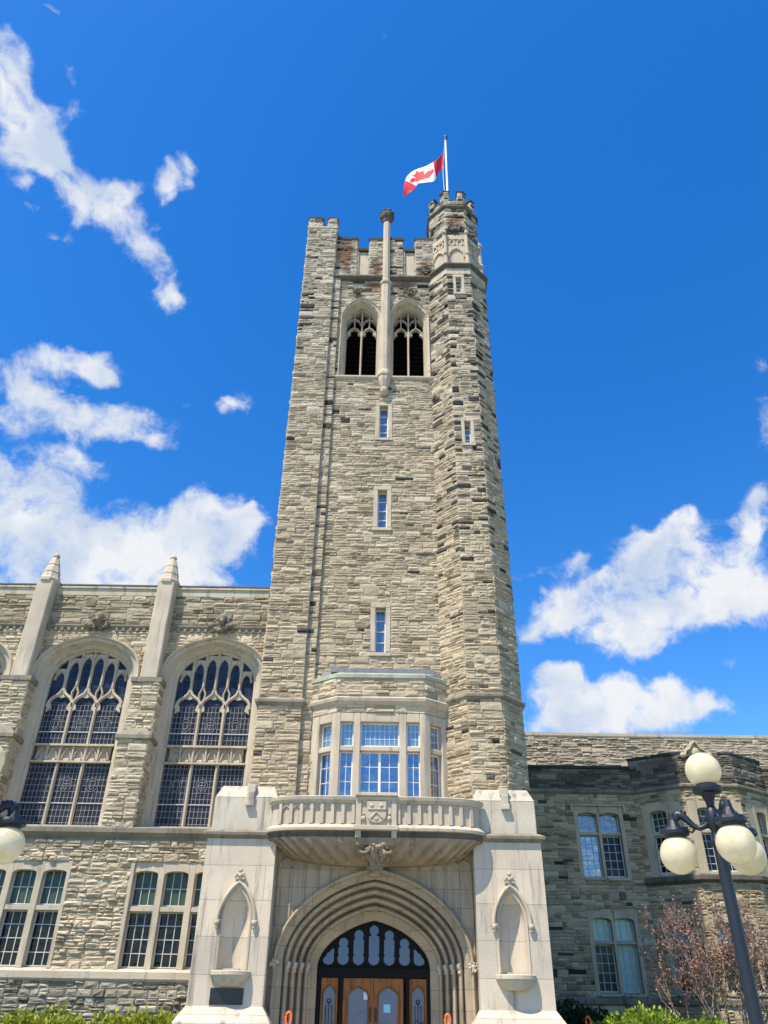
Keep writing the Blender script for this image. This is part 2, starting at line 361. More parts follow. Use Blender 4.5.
RUST = (.16, .062, .03); SOOT = (.035, .034, .032)
TAN = [(0,(.21,.168,.11)),(.08,(.34,.278,.19)),(.3,(.44,.364,.25)),(.6,(.51,.425,.295)),(.85,(.44,.37,.255)),(1,(.56,.48,.345))]
M = {}
M['tower_stone'] = rubble('tower_stone', TAN, height_soot=(16, 34, .5, None), stains=[(-1.85,25.9,35.3,.45,1.5,RUST,.85),(-.25,25.9,34.3,.2,.9,RUST,.8),(2.25,25.9,34.1,.35,.8,RUST,.9),(-.35,25.9,32.8,.5,.35,RUST,.8),(1.2,25.9,32.9,.75,.45,RUST,.75),(3.9,25,37.3,.5,.8,RUST,.85)])
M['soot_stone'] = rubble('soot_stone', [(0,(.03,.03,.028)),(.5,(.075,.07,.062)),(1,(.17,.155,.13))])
M['hall_stone'] = rubble('hall_stone', [(0,(.33,.275,.185)),(.3,(.47,.395,.275)),(.7,(.53,.45,.32)),(1,(.59,.515,.375))], tint_noise=.15)
M['hall_top_stone'] = rubble('hall_top_stone', [(0,(.20,.165,.11)),(.4,(.33,.28,.19)),(.8,(.40,.345,.24)),(1,(.47,.415,.30))])
M['wing_stone'] = rubble('wing_stone', [(0,(.20,.155,.095)),(.12,(.31,.25,.158)),(.5,(.41,.335,.215)),(.85,(.47,.385,.25)),(1,(.54,.46,.31))], tint_noise=.2)
M['parapet_stone'] = rubble('parapet_stone', [(0,(.07,.06,.045)),(.4,(.14,.122,.092)),(.8,(.20,.178,.135)),(1,(.29,.255,.195))])
M['rear_stone'] = rubble('rear_stone', [(0,(.31,.26,.18)),(.4,(.42,.355,.26)),(1,(.50,.43,.325))])
M['plinth_stone'] = rubble('plinth_stone', [(0,(.15,.135,.10)),(.4,(.28,.255,.195)),(.8,(.38,.345,.265)),(1,(.48,.44,.34))])
M['dressed'] = dressed('dressed_limestone', (.48,.415,.315), .5)
M['pier'] = dressed('pier_limestone', (.575,.50,.395), .6, joints=(.86, 3.1), patch=.12)
M['pier_cap'] = dressed('weathered_pier_cap', (.48,.435,.345), .85, dark=(.13,.13,.115), patch=.2)
M['portal'] = dressed('portal_limestone', (.37,.305,.215), .65, dark=(.12,.105,.085), joints=(.47, .9))
M['bowl'] = dressed('bowl_limestone', (.28,.225,.15), .7, dark=(.085,.07,.05), patch=.3)
M['dark_string'] = dressed('weathered_string', (.23,.205,.155), .7, dark=(.05,.05,.048), patch=.35)
M['coping_black'] = dressed('black_coping', (.045,.045,.043), .5, dark=(.02,.02,.02), patch=.4)
M['soot_string'] = dressed('sooty_string', (.115,.102,.08), .7, dark=(.03,.03,.028), patch=.4)
M['coping'] = dressed('parapet_coping', (.47,.42,.31), .6)
M['wing_trim'] = dressed('wing_trim', (.42,.36,.25), .45)
M['carved'] = dressed('carved_blackened', (.17,.155,.13), .8, dark=(.03,.03,.03), patch=.5)
M['copper'] = dressed('verdigris_copper', (.36,.385,.285), .6, dark=(.22,.22,.17), patch=.3)
M['slate'] = plain('lead_roof', (.16,.17,.19), .6, var=.2)
M['roof'] = plain('flat_roof', (.12,.115,.11), .9, var=.2)
M['core'] = plain('inner_masonry', (.30,.27,.21), .9, var=.2)
M['dark'] = plain('unlit_belfry_black', (.004,.004,.0045), .95, spec=.1)
M['white'] = plain('white_window_paint', (.72,.72,.70), .45, var=.06)
M['came'] = plain('lead_came', (.24,.25,.27), .6, var=.2)
M['lead'] = plain('pale_glazing_bar', (.50,.51,.50), .5, var=.1)
M['glass_sky_tint'] = glass('sky_tinted_glass', (.012,.03,.10), 3.0)  # blue base colour paints in part of the reflected sky
M['glass_pale'] = glass('pale_glass', (.10,.19,.27), 2.6)
M['glass_dark'] = glass('dark_glass', (.006,.007,.007), 1.33)
M['glass_green'] = glass('green_glass', (.045,.075,.055), 1.28)
M['glass_teal'] = glass('teal_blind_glass', (.28,.48,.42), 1.5)
M['glass_door'] = glass('door_glass', (.05,.10,.19), 1.45, wob=.004)
M['glass_slit'] = glass('slit_glass', (.07,.12,.19), 2.4)
M['leaded'] = leaded('leaded_glass', (.016,.017,.022), .135, .2, line=(.25,.255,.27), ior=1.22)
M['leaded_top'] = leaded('leaded_top_glass', (.014,.02,.04), .22, .3, line=(.06,.065,.075), ior=1.22)
M['door_black'] = plain('black_door_frame', (.006,.005,.005), .6, spec=.15)
M['iron'] = plain('dark_blue_lamp_paint', (.010,.015,.024), .42, spec=.4, var=.15, scale=20, bump=.004)
M['bronze'] = plain('bronze_plaque', (.022,.026,.028), .35, metal=.3, var=.3)
M['orange'] = plain('orange_plastic', (.85,.14,.02), .45)
M['reflect'] = plain('white_reflective_band', (.8,.8,.8), .35)
M['rubber'] = plain('black_rubber', (.02,.02,.02), .8)
M['steel'] = plain('white_pole_paint', (.75,.75,.76), .35)
M['ball'] = plain('dark_finial', (.03,.03,.03), .4)
M['paper'] = plain('blue_paper', (.25,.55,.72), .7)
M['paper_white'] = plain('white_paper', (.62,.62,.66), .7)
M['brass'] = plain('door_metal', (.05,.045,.04), .35, metal=.8)
M['flag_white'] = plain('flag_white', (.82,.80,.80), .8)
M['flag_red'] = plain('flag_red', (.70,.015,.035), .8)
M['asphalt'] = plain('path_concrete', (.38,.36,.33), .9, var=.15, scale=3, bump=.01)
M['step'] = dressed('step_stone', (.45,.42,.36), .3)
M['bark'] = plain('grey_bark', (.27,.21,.175), .9, var=.3, scale=12, bump=.02)
M['juniper'] = leafmat('juniper_leaf', [(0,(.09,.13,.015)),(.4,(.24,.30,.03)),(.8,(.42,.44,.05)),(1,(.52,.52,.07))])
M['lime'] = leafmat('lime_leaf', [(0,(.09,.15,.015)),(.4,(.22,.32,.03)),(.8,(.36,.46,.05)),(1,(.46,.52,.08))])
M['yew'] = leafmat('yew_leaf', [(0,(.012,.022,.012)),(.6,(.03,.05,.022)),(1,(.06,.08,.035))], .15)
M['bud'] = leafmat('copper_leaf', [(0,(.12,.06,.042)),(.4,(.25,.14,.105)),(.8,(.35,.22,.17)),(1,(.44,.31,.24))], .25)
def globe_mat():
    mt, t, b, N, K = mat('opal_globe')
    g = N('ShaderNodeNewGeometry'); n = N('ShaderNodeTexNoise'); n.inputs['Scale'].default_value = 9; n.inputs['Detail'].default_value = 6; K(g.outputs['Position'], n.inputs['Vector'])
    r = ramp(N, [(.35,(.74,.68,.46)),(.55,(.86,.81,.60)),(.75,(.88,.84,.66))]); K(n.outputs[0], r.inputs[0]); K(r.outputs[0], b.inputs['Base Color'])
    b.inputs['Base Color'].default_value = (.86, .80, .55, 1); b.inputs['Roughness'].default_value = .22
    tr = N('ShaderNodeBsdfTranslucent'); tr.inputs[0].default_value = (.92, .84, .55, 1)
    mx = N('ShaderNodeMixShader'); mx.inputs[0].default_value = .45
    K(b.outputs[0], mx.inputs[1]); K(tr.outputs[0], mx.inputs[2]); K(mx.outputs[0], t.nodes['Material Output'].inputs[0])
    return mt
M['globe'] = globe_mat()
def wood_mat():
    mt, t, b, N, K = mat('oak_door')
    g = N('ShaderNodeNewGeometry'); vm = N('ShaderNodeVectorMath', operation='MULTIPLY'); vm.inputs[1].default_value = (28, 28, 2.2); K(g.outputs['Position'], vm.inputs[0])
    n = N('ShaderNodeTexNoise'); n.inputs['Scale'].default_value = 1; n.inputs['Detail'].default_value = 6; K(vm.outputs[0], n.inputs['Vector'])
    r = ramp(N, [(.3,(.12,.042,.011)),(.5,(.25,.092,.022)),(.7,(.34,.14,.038))]); K(n.outputs[0], r.inputs[0]); K(r.outputs[0], b.inputs['Base Color'])
    b.inputs['Roughness'].default_value = .5; b.inputs['Specular IOR Level'].default_value = .25
    return mt
M['oak'] = wood_mat()
def grass_mat():
    mt, t, b, N, K = mat('lawn')
    g = N('ShaderNodeNewGeometry'); n = N('ShaderNodeTexNoise'); n.inputs['Scale'].default_value = 1.7; n.inputs['Detail'].default_value = 8; K(g.outputs['Position'], n.inputs['Vector'])
    r = ramp(N, [(.3,(.03,.06,.012)),(.55,(.07,.12,.025)),(.8,(.12,.17,.04))]); K(n.outputs[0], r.inputs[0]); K(r.outputs[0], b.inputs['Base Color'])
    n2 = N('ShaderNodeTexNoise'); n2.inputs['Scale'].default_value = 60; n2.inputs['Detail'].default_value = 3; K(g.outputs['Position'], n2.inputs['Vector'])
    bp = N('ShaderNodeBump'); bp.inputs['Distance'].default_value = .05; K(n2.outputs[0], bp.inputs['Height']); K(bp.outputs[0], b.inputs['Normal']); b.inputs['Roughness'].default_value = .9
    return mt
M['lawn'] = grass_mat()

# ------------------------------------------------------------------ masonry helpers
def stones(mb, F, u0, u1, v0, v1, holes=(), H=(.2,.36), Ln=(.34,.95), rel=1.0, breaks=(), dark=None, mi=0, mid=1, split=.78):
    """rock-faced coursed walling on a plane. holes: functions (va, vb) -> (ua, ub) or None"""
    rnd = random.random; uni = random.uniform
    bs = sorted(set([v0, v1] + [b for b in breaks if v0+.05 < b < v1-.05])); courses = []
    for a, b in zip(bs, bs[1:]):
        n = max(1, round((b-a)/((H[0]+H[1])/2))); w = [uni(H[0], H[1]) for _ in range(n)]; k = (b-a)/sum(w); z = a
        for q in w: courses.append((z, z+q*k)); z += q*k
    V, Fc, Mi = mb.v, mb.f, mb.m
    def cell(a, b, c, d):
        if b-a < .05 or d-c < .03: return
        g = .008; w = min(.034, (d-c)*.26); h = (uni(.004, .03) if rnd() < .6 else uni(.03, .055))*rel; q = len(V); j = lambda: uni(-.012, .012)*rel
        P = F.P
        V.extend((P(a,c,0),P(b,c,0),P(b,d,0),P(a,d,0)))
        h2 = h*.6
        V.extend((P(a+g,c+g,h2+j()),P(b-g,c+g,h2+j()),P(b-g,d-g,h2+j()),P(a+g,d-g,h2+j())))
        ws = uni(.6,1.6)*w; wb = uni(.6,1.5)*w
        V.extend((P(a+ws,c+wb,h+j()),P(b-w,c+w,h+j()),P(b-ws,d-w*uni(.5,1.2),h+j()),P(a+w,d-w,h+j())))
        e1 = uni(.22,.45); e2 = uni(.55,.8); vm = c+(d-c)*uni(.35,.65)
        V.extend((P(a+(b-a)*e1,vm,h+uni(0,.028)*rel),P(a+(b-a)*e2,vm+uni(-.02,.02),h+uni(0,.028)*rel)))
        k = mid if (dark and rnd() < dark((a+b)/2, (c+d)/2)) else mi
        fs = [(q,q+1,q+5,q+4),(q+1,q+2,q+6,q+5),(q+2,q+3,q+7,q+6),(q+3,q,q+4,q+7),
              (q+4,q+5,q+9,q+8),(q+5,q+6,q+10,q+9),(q+6,q+7,q+11,q+10),(q+7,q+4,q+8,q+11),
              (q+8,q+9,q+13,q+12),(q+9,q+10,q+13),(q+10,q+11,q+12,q+13),(q+11,q+8,q+12)]
        Fc.extend(fs); Mi.extend([k]*12)
    for c, d in courses:
        iv = [(u0, u1)]
        for hf in holes:
            hh = hf(c, d)
            if not hh: continue
            nv = []
            for a, b in iv:
                if hh[1] <= a or hh[0] >= b: nv.append((a, b)); continue
                if hh[0] > a: nv.append((a, hh[0]))
                if hh[1] < b: nv.append((hh[1], b))
            iv = nv
        for a, b in iv:
            u = a
            while u < b-1e-6:
                w = uni(*Ln)
                if b-(u+w) < Ln[0]*.6: w = b-u
                e = min(b, u+w)
                if rnd() < split and d-c > .15:
                    s = c+(d-c)*uni(.36,.64)
                    for p, q in ((c, s), (s, d)):
                        if rnd() < .35 and e-u > .4:
                            k = u+(e-u)*uni(.35,.65); cell(u, k, p, q); cell(k, e, p, q)
                        else: cell(u, e, p, q)
                else: cell(u, e, c, d)
                u = e
    return mb
def hole(a, b, c, d): return lambda va, vb: (a, b) if vb > c+.01 and va < d-.01 else None
def arch_z(x, rise, k=.25, q=2):
    x = min(1, abs(x)); return rise*((1-k)*(max(0, 1-x**q))**(1/q) + k*(1-x))
def arch_path(uc, hw, base, spring, rise, k=.25, n=28, nj=6, q=2):
    pts = [(uc-hw, base+(spring-base)*i/nj) for i in range(nj)]
    for i in range(n+1):
        x = -math.cos(math.pi*i/n)
        pts.append((uc+hw*x, spring+arch_z(x, rise, k, q)))
    pts += [(uc+hw, spring+(base-spring)*i/nj) for i in range(1, nj+1)]
    return pts
def arch_hole(uc, hw, base, spring, rise, k=.25, q=2):
    def f(va, vb):
        if vb <= base+.01: return None
        if vb <= spring: return (uc-hw, uc+hw)
        v = va+(vb-va)*.6-spring
        if v >= rise: return None
        if v <= 0: return (uc-hw, uc+hw)
        lo, hi = 0, 1
        for _ in range(18):
            md = (lo+hi)/2
            if arch_z(md, rise, k, q) > v: lo = md
            else: hi = md
        return (uc-hw*lo, uc+hw*lo) if lo > .02 else None
    return f
def arch_sweep(mb, F, inner, outer, prof, mi=0):
    rows = [[F.P(a[0]+(b[0]-a[0])*r, a[1]+(b[1]-a[1])*r, d) for a, b in zip(inner, outer)] for r, d in prof]
    return mb.quadgrid(rows, False, mi)
def arch_fill(mb, F, path, d, mi=0):
    mb.face([F.P(u, v, d) for u, v in path], mi)
def plate_with_arch(mb, F, u0, u1, v0, v1, path, d, mi=0):
    """flat wall face with an arched opening (path starts and ends at the opening's foot)"""
    uc = (path[0][0]+path[-1][0])/2; base = path[0][1]
    top = max(p[1] for p in path); n = len(path); h = n//2
    left = path[:h+1]; right = path[h:][::-1]
    if base > v0+1e-4:
        mb.face([F.P(u0,v0,d),F.P(u1,v0,d),F.P(u1,base,d),F.P(u0,base,d)], mi)
    for a, b in zip(left, left[1:]):
        if b[1] > a[1]: mb.face([F.P(u0,a[1],d),F.P(a[0],a[1],d),F.P(b[0],b[1],d),F.P(u0,b[1],d)], mi)
    for a, b in zip(right, right[1:]):
        if b[1] > a[1]: mb.face([F.P(a[0],a[1],d),F.P(u1,a[1],d),F.P(u1,b[1],d),F.P(b[0],b[1],d)], mi)
    mb.face([F.P(u0,top,d),F.P(u1,top,d),F.P(u1,v1,d),F.P(u0,v1,d)], mi)
def surround(mb, F, u0, u1, v0, v1, a0, a1, b0, b1, d0=-.32, d1=.05, sill=.06):
    """stone jambs, head and sloping sill round an opening a0..a1, b0..b1"""
    mb.fbox(F, u0, a0, b0, b1, d0, d1); mb.fbox(F, a1, u1, b0, b1, d0, d1)
    mb.fbox(F, u0, u1, b1, v1, d0, d1+.003)
    mb.fbox(F, u0-.02, u1+.02, v0, b0, d0, d1+sill, slope=.05)
def boss(mb, c, r, n=9, sq=(1,.7,1)):
    """carved knot of foliage: curled leaves ringed round a small head"""
    mb.ball(c, r*.5, 7, sq=sq)
    for i in range(n*2):
        a = 2*math.pi*i/(n*2) + random.uniform(-.25,.25); q = random.uniform(.35,.9); w = r*random.uniform(.13,.24)
        p = (c[0]+math.cos(a)*r*q*sq[0], c[1]-r*.28+random.uniform(-.12,.12)*r, c[2]+math.sin(a)*r*q*sq[2])
        mb.ball(p, w, 5, sq=(random.uniform(.6,1.5),1,random.uniform(.6,1.4)))
        if i % 3 == 0: mb.tube([(c[0],c[1]-r*.2,c[2]), p], [r*.16, r*.07], 5)
def boss_part(name, c, r, m, par, n=9, sq=(1,.7,1)):
    mb = MB(); boss(mb, c, r, n, sq); return mb.build(name, m, par)

# ------------------------------------------------------------------ ground
def gz(y):
    t = min(1, max(0, (y-7)/10)); return .6*t*t*(3-2*t)
ys = [-300,-100,-40,-10,0,4,7] + [7+10*i/16 for i in range(1,17)] + [22,30,50,120,400]
xs = [-300,-100,-40,-15,-6,-3,0,3,6,15,40,100,300]
MB().quadgrid([[(x,y,gz(y)) for x in xs] for y in ys]).build('ground', M['lawn'])
bpy.data.objects['ground']['kind'] = 'structure'
py = [6.4,7] + [7+10*i/16 for i in range(1,17)] + [21.3]
g = MB().quadgrid([[(x,y,gz(y)+.004) for x in (-5.2,-2.6,0,2.4,5.0)] for y in py]).build('path', M['asphalt'])  # widened so its pale paving bounces warm light up the front
tag(g, kind='structure')
g = MB().quadgrid([[(x,y,.004) for x in (-40,-10,0,10,40)] for y in (-30,-10,0,6.4)]).build('bounce_paving', M['asphalt']); tag(g, kind='structure')  # unseen paving, added to bounce warm light onto the stone

# ------------------------------------------------------------------ the tower
CX = -.1
tower = thing('bell_tower', (0, 26, .6), 'tall square limestone bell tower with octagonal stair turret and battlements', 'tower')
FY = front(26.0)
TX, TY, TA = 3.5, 26.6, 1.4
def octo(a, cx=TX, cy=TY):
    r = a/math.cos(math.pi/8)
    return [(cx+r*math.cos(-math.pi/2-math.pi/8+math.pi/4*i-math.pi/4*3), cy+r*math.sin(-math.pi/2-math.pi/8+math.pi/4*i-math.pi/4*3)) for i in range(8)]
# corner order runs left to right seen from outside, starting at the back left
SLITS = [(22.55,24.75), (17.95,20.15), (12.6,14.75)]
sh_ = [hole(-.44,.30,a,b) for a, b in SLITS]
BEL = (-1.22, 1.06)
bh = [arch_hole(u, .88, 26.4, 30.1, 1.38) for u in BEL] + [hole(-.4,.2,26.4,30.6)]
mb = MB()
def dk_main(u, v):
    return .006 + (.03 if v > 24 else 0) + (.10 if v > 31.5 else 0)
stones(mb, FY, -2.38, 2.3, 10.6, 33.15, sh_+bh, H=(.17,.31), Ln=(.26,.75), breaks=[x for s in SLITS for x in s]+[26.33], dark=dk_main, rel=.95)
stones(mb, Fr((-2.74,25.86),(-2.36,25.86)), 0, .38, 7, 33.1, Ln=(.2,.4), dark=lambda u,v: .10+(.1 if v>22 else 0), rel=.8)
def dk_but(u, v): return .01 + (.06 if v > 26 else 0) + (.06 if u < .3 and v > 15 else 0) + (.3 if 29 < v < 31.5 and u < .6 else 0)
stones(mb, Fr((-4.22,25.7),(-2.72,25.7)), 0, 1.5, .6, 36.7, H=(.17,.31), Ln=(.26,.75), dark=dk_but, breaks=[10.95])
stones(mb, Fr((-4.22,34.4),(-4.22,25.7)), 0, 8.7, .6, 36.7, dark=lambda u,v: .06, H=(.26,.42), Ln=(.5,1.1))
stones(mb, Fr((4.85,27.7),(4.85,34.4)), 0, 6.7, .6, 33.5, dark=lambda u,v: .08, H=(.26,.42), Ln=(.5,1.1))
stones(mb, Fr((-2.72,25.7),(-2.72,27.2)), 0, 1.5, 33.2, 36.7, Ln=(.3,.6))
mb.face([(-2.72,25.7,.6),(-2.72,25.86,.6),(-2.72,25.86,33.4),(-2.72,25.7,33.4)]); mb.face([(-2.38,25.86,7),(-2.38,26,7),(-2.38,26,33.1),(-2.38,25.86,33.1)])
# wall beside the oriel
stones(mb, Fr((-2.74,25.9),(-2.2,25.9)), 0, .54, 6.5, 10.7, Ln=(.2,.45))
mb.box(-4.15,4.8,26.95,34.35,.6,33.3)
mb.box(-4.15,-2.78,25.78,27.15,.6,36.7)
mb.box(-4.15,2.2,26.1,26.94,31.9,33.2)
mb.build('wall', [M['tower_stone'], M['soot_stone']], tower)
# battlement along the front and sides
F = front(25.97); TS = [M['tower_stone'], M['soot_stone']]
def coping_of(par, x0, x1, y0, y1, z):
    c = MB(); c.moulding([(x0,y1),(x0,y0),(x1,y0),(x1,y1)], [(-.05,z-.1),(.05,z-.07),(.055,z+.12),(-.05,z+.18),(-.1,z+.19)]); c.box(x0+.03,x1-.03,y0+.03,y1-.01,z+.01,z+.185)
    c.build('coping', M['coping_black'], par)
def merlon(x0, x1, y0, y1, z0, z1, d=.1):
    mb = MB()
    stones(mb, Fr((x0,y0),(x1,y0)), 0, x1-x0, z0, z1, dark=lambda u,v: d, Ln=(.3,.6)); stones(mb, Fr((x1,y0),(x1,y1)), 0, y1-y0, z0, z1, Ln=(.3,.6)); stones(mb, Fr((x0,y1),(x0,y0)), 0, y1-y0, z0, z1, Ln=(.3,.6))
    mb.box(x0+.02, x1-.02, y0+.02, y1, z0-.05, z1)
    o = mb.build('merlon', TS, tower); coping_of(o, x0, x1, y0, y1, z1); return o
for a, b in ((-2.72,-1.6), (-.96,.80), (1.44,2.4)): merlon(a, b, 25.97, 26.5, 33.14, 36.17)
for a, b in ((-1.6,-.96), (.80,1.44)):
    pan = MB(); pan.box(a+.004,b-.004,26.12,26.5,33.05,35.4); pan.box(a+.004,a+.09,26.03,26.12,33.2,35.35)
    o = pan.build('crenel_panel', M['dressed'], tower); coping_of(o, a+.05, b-.05, 26.05, 26.55, 35.4)
for x0, x1, y0, y1 in ((-4.1,4.0,34.0,34.4),(4.45,4.85,29.2,31.0),(4.45,4.85,32.0,34.4),(-4.22,-3.8,28.2,30),(-4.22,-3.8,31,33)): merlon(x0, x1, y0, y1, 33.4, 36.17)
mb = MB(); mb.box(-4.22,-3.82,27.2,34.0,33.3,35.3); mb.build('parapet', M['tower_stone'], tower)
mb = MB(); mb.box(4.45,4.85,28,34.0,33.3,35.3); mb.build('parapet', M['tower_stone'], tower)
for a, b, c, d in ((-4.22,-3.5,25.7,26.2), (-3.2,-2.72,25.7,26.2), (-4.22,-3.8,26.7,27.2), (-3.2,-2.72,26.7,27.2)): merlon(a, b, c, d, 36.85, 37.48, .05)
mb = MB(); mb.box(-4.2,-2.74,25.72,27.18,36.6,36.86); mb.moulding([(-4.22,27.2),(-4.22,25.7),(-2.72,25.7),(-2.72,27.2)], [(0,36.68),(.05,36.7),(.05,36.8),(0,36.85)])
mb.build('corner_band', M['coping'], tower)
# string courses
mb = MB()
mb.moulding([(-2.72,25.9),(2.35,25.9)], [(-.1,32.84),(.05,32.9),(.14,33.0),(.14,33.1),(-.1,33.18)])
mb.build('string_course', M['soot_string'], tower)
mb = MB()
prof = [(-.03,10.6),(.03,10.64),(.12,10.74),(.12,10.82),(-.02,10.94)]
mb.moulding([(-4.22,28.5),(-4.22,25.7),(-2.72,25.7),(-2.72,25.92)], prof)
mb.build('string_course', M['dark_string'], tower); mb = MB()
o8 = octo(TA)
mb.moulding([o8[2],o8[3],o8[4],o8[5],o8[6],o8[7]], [(q[0],q[1]+.12) for q in prof])
mb.build('string_course', M['dark_string'], tower)
# belfry windows
for uc in BEL:
    mb = MB()
    inn = arch_path(uc,.73,26.38,30.1,1.06); outp = arch_path(uc,1.0,26.33,30.15,1.48)
    arch_sweep(mb, FY, inn, outp, [(1.02,-.02),(1.02,.08),(.9,.12),(.82,.05),(.6,.03),(.5,-.02),(.12,-.3),(.08,-.42),(0,-.42),(0,-.75)])
    w = mb.build('belfry_window', M['dressed'], tower)
    tr = MB()
    d0, d1 = -.66, -.46
    z0, zs = 26.38, 29.42
    tr.ribbon(FY, [(uc,z0),(uc,31.1)], .10, d0, d1)
    for sgn in (-1, 1):
        c = uc+sgn*.365
        # two-centred light heads, then bars that carry on up
        tr.ribbon(FY, [(c-.34,zs),(c-.30,zs+.28),(c-.17,zs+.5),(c,zs+.62)], .08, d0, d1)
        tr.ribbon(FY, [(c+.34,zs),(c+.30,zs+.28),(c+.17,zs+.5),(c,zs+.62)], .08, d0, d1)
        tr.ribbon(FY, [(c,zs+.6),(c,30.1+arch_z(.5,1.06)+.02)], .07, d0, d1)
        for q in (-1, 1):      # cusps
            tr.prism(FY, [(c+q*.34,zs+.12),(c+q*.17,zs+.16),(c+q*.22,zs+.36),(c+q*.32,zs+.42)], d0+.04, d1-.05)
            tr.ribbon(FY, [(c+q*.30,zs+.9),(c+q*.22,zs+1.12),(c+q*.04,zs+1.22)], .05, d0+.02, d1-.02)
        tr.prism(FY, [(c-.30,z0+.003),(c+.30,z0+.003),(c+.30,z0+.05),(c-.30,z0+.05)], d0, d1)
    tr.build('tracery', M['dressed'], w)
    lv = MB(); arch_fill(lv, FY, arch_path(uc,.72,26.38,30.1,1.06), -.9)  # near-black sheet paints in the unlit belfry behind the slats
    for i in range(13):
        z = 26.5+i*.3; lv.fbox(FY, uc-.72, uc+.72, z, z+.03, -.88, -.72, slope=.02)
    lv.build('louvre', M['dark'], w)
mb = MB(); mb.moulding([(-2.36,26),(2.28,26)], [(-.1,26.08),(.03,26.12),(.12,26.22),(.12,26.3),(-.3,26.4)])
mb.build('belfry_sill', M['dressed'], tower)
boss_part('carved_boss', (-1.45,25.9,31.95), .28, M['carved'], tower, sq=(1.2,.6,.7)); boss_part('carved_boss', (1.15,25.9,31.95), .33, M['carved'], tower, sq=(1.3,.6,.7)); boss_part('carved_boss', (2.0,25.9,33.6), .28, M['carved'], tower)
# slit windows
def slit(F, uc, w, v0, v1, ow, par=tower, d0=-.3):
    mb = MB(); surround(mb, F, uc-ow/2, uc+ow/2, v0, v1, uc-w/2, uc+w/2, v0+.18, v1-.2, d0=d0, d1=.045, sill=.05)
    s = mb.build('slit_window', M['dressed'], par, bevel=.012)
    b = MB(); e = .035
    b.fbox(F, uc-w/2, uc-w/2+e, v0+.15, v1-.2, d0+.02, d0+.1); b.fbox(F, uc+w/2-e, uc+w/2, v0+.15, v1-.2, d0+.02, d0+.1)
    b.fbox(F, uc-w/2+e, uc+w/2-e, v1-.2-e, v1-.2, d0+.02, d0+.1); b.fbox(F, uc-w/2+e, uc+w/2-e, v0+.15, v0+.2, d0+.02, d0+.1)
    h = (v1-.2-v0-.2)/4
    for k in range(1, 4): b.fbox(F, uc-w/2+e, uc+w/2-e, v0+.2+h*k-.012, v0+.2+h*k+.012, d0+.03, d0+.08)
    b.build('frame', M['white'], s)
    p = MB(); p.face([F.P(uc-w/2,v0+.1,d0+.03),F.P(uc+w/2,v0+.1,d0+.03),F.P(uc+w/2,v1-.15,d0+.03),F.P(uc-w/2,v1-.15,d0+.03)])
    p.build('pane', M['glass_slit'], s)
for a, b in SLITS: slit(FY, -.07, .38, a, b, .74)
# pilaster shaft with finial between the belfry windows
mb = MB()
SX, SY = -.07, 25.86
mb.lathe(SX, SY, [(.02,25.05),(.12,25.1),(.19,25.25),(.2,25.38),(.16,25.48),(.2,25.6),(.28,25.9),(.3,26.1),(.35,26.16),(.35,26.32),(.28,26.42),(.24,26.5),(.24,32.3),(.25,32.36),(.31,32.45),(.31,32.58),(.26,32.66),(.20,32.75),(.195,37.4)], 8, rot=math.pi/8)
mb.box(SX-.16,SX+.16,SY,26.02,25.4,33.3)
sf = mb.build('pilaster_shaft', M['dressed'], tower)
mb = MB()
mb.lathe(SX, SY, [(.195,37.35),(.24,37.45),(.27,37.62),(.36,37.74),(.40,37.86),(.41,38.02),(.31,38.1),(.24,38.14),(.2,38.26),(.1,38.36),(.04,38.5)], 8, rot=math.pi/8)
for k in range(8):
    a = k*math.pi/4+math.pi/8; mb.ball((SX+.34*math.cos(a),SY+.34*math.sin(a),38.14), .1, 5)
mb.ball((SX,SY,38.46), .12, 6)
mb.build('finial', M['soot_string'], sf)
# octagonal stair turret
mb = MB()
o8 = octo(TA)
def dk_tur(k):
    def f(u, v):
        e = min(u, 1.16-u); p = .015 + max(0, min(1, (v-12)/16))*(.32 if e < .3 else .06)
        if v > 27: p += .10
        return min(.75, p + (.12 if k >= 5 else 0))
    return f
for k in range(1, 7):
    F = Fr(o8[k], o8[k+1 if k < 7 else 0])
    hs_ = [hole(F.len/2-.27, F.len/2+.27, 31.03, 32.5), hole(F.len/2-.27, F.len/2+.27, 21.7, 23.25)] if k == 3 else []
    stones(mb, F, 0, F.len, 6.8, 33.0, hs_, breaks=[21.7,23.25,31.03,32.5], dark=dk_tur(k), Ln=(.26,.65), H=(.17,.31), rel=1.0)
mb.lathe(TX, TY, [(TA/math.cos(math.pi/8)*.76,.6),(TA/math.cos(math.pi/8)*.76,38.5)], 8, rot=math.pi/8)
oU = octo(1.24)
for k in range(8):
    F = Fr(oU[k], oU[(k+1) % 8])
    stones(mb, F, 0, F.len, 35.8, 38.05, dark=lambda u,v: .28, Ln=(.25,.5))
mb.lathe(TX, TY, [(1.22/math.cos(math.pi/8),35.9),(1.22/math.cos(math.pi/8),38.3)], 8, rot=math.pi/8)
tu = mb.build('stair_turret', [M['tower_stone'], M['soot_stone']], tower)
F3 = Fr(o8[3], o8[4])
slit(F3, F3.len/2, .26, 21.7, 23.25, .54); slit(F3, F3.len/2, .28, 31.03, 32.5, .54)
mb = MB()
mb.moulding(octo(TA), [(-.04,32.93),(.05,32.95),(.1,33.02),(.2,33.12),(.2,33.2),(-.05,33.42),(-.2,33.44)], True)
mb.build('turret_string', M['soot_string'], tu)
mb = MB(); mb.moulding(octo(TA), [(-.08,32.52),(.045,32.53),(.05,32.94),(-.08,32.95)], True); mb.build('turret_band', M['dressed'], tu)
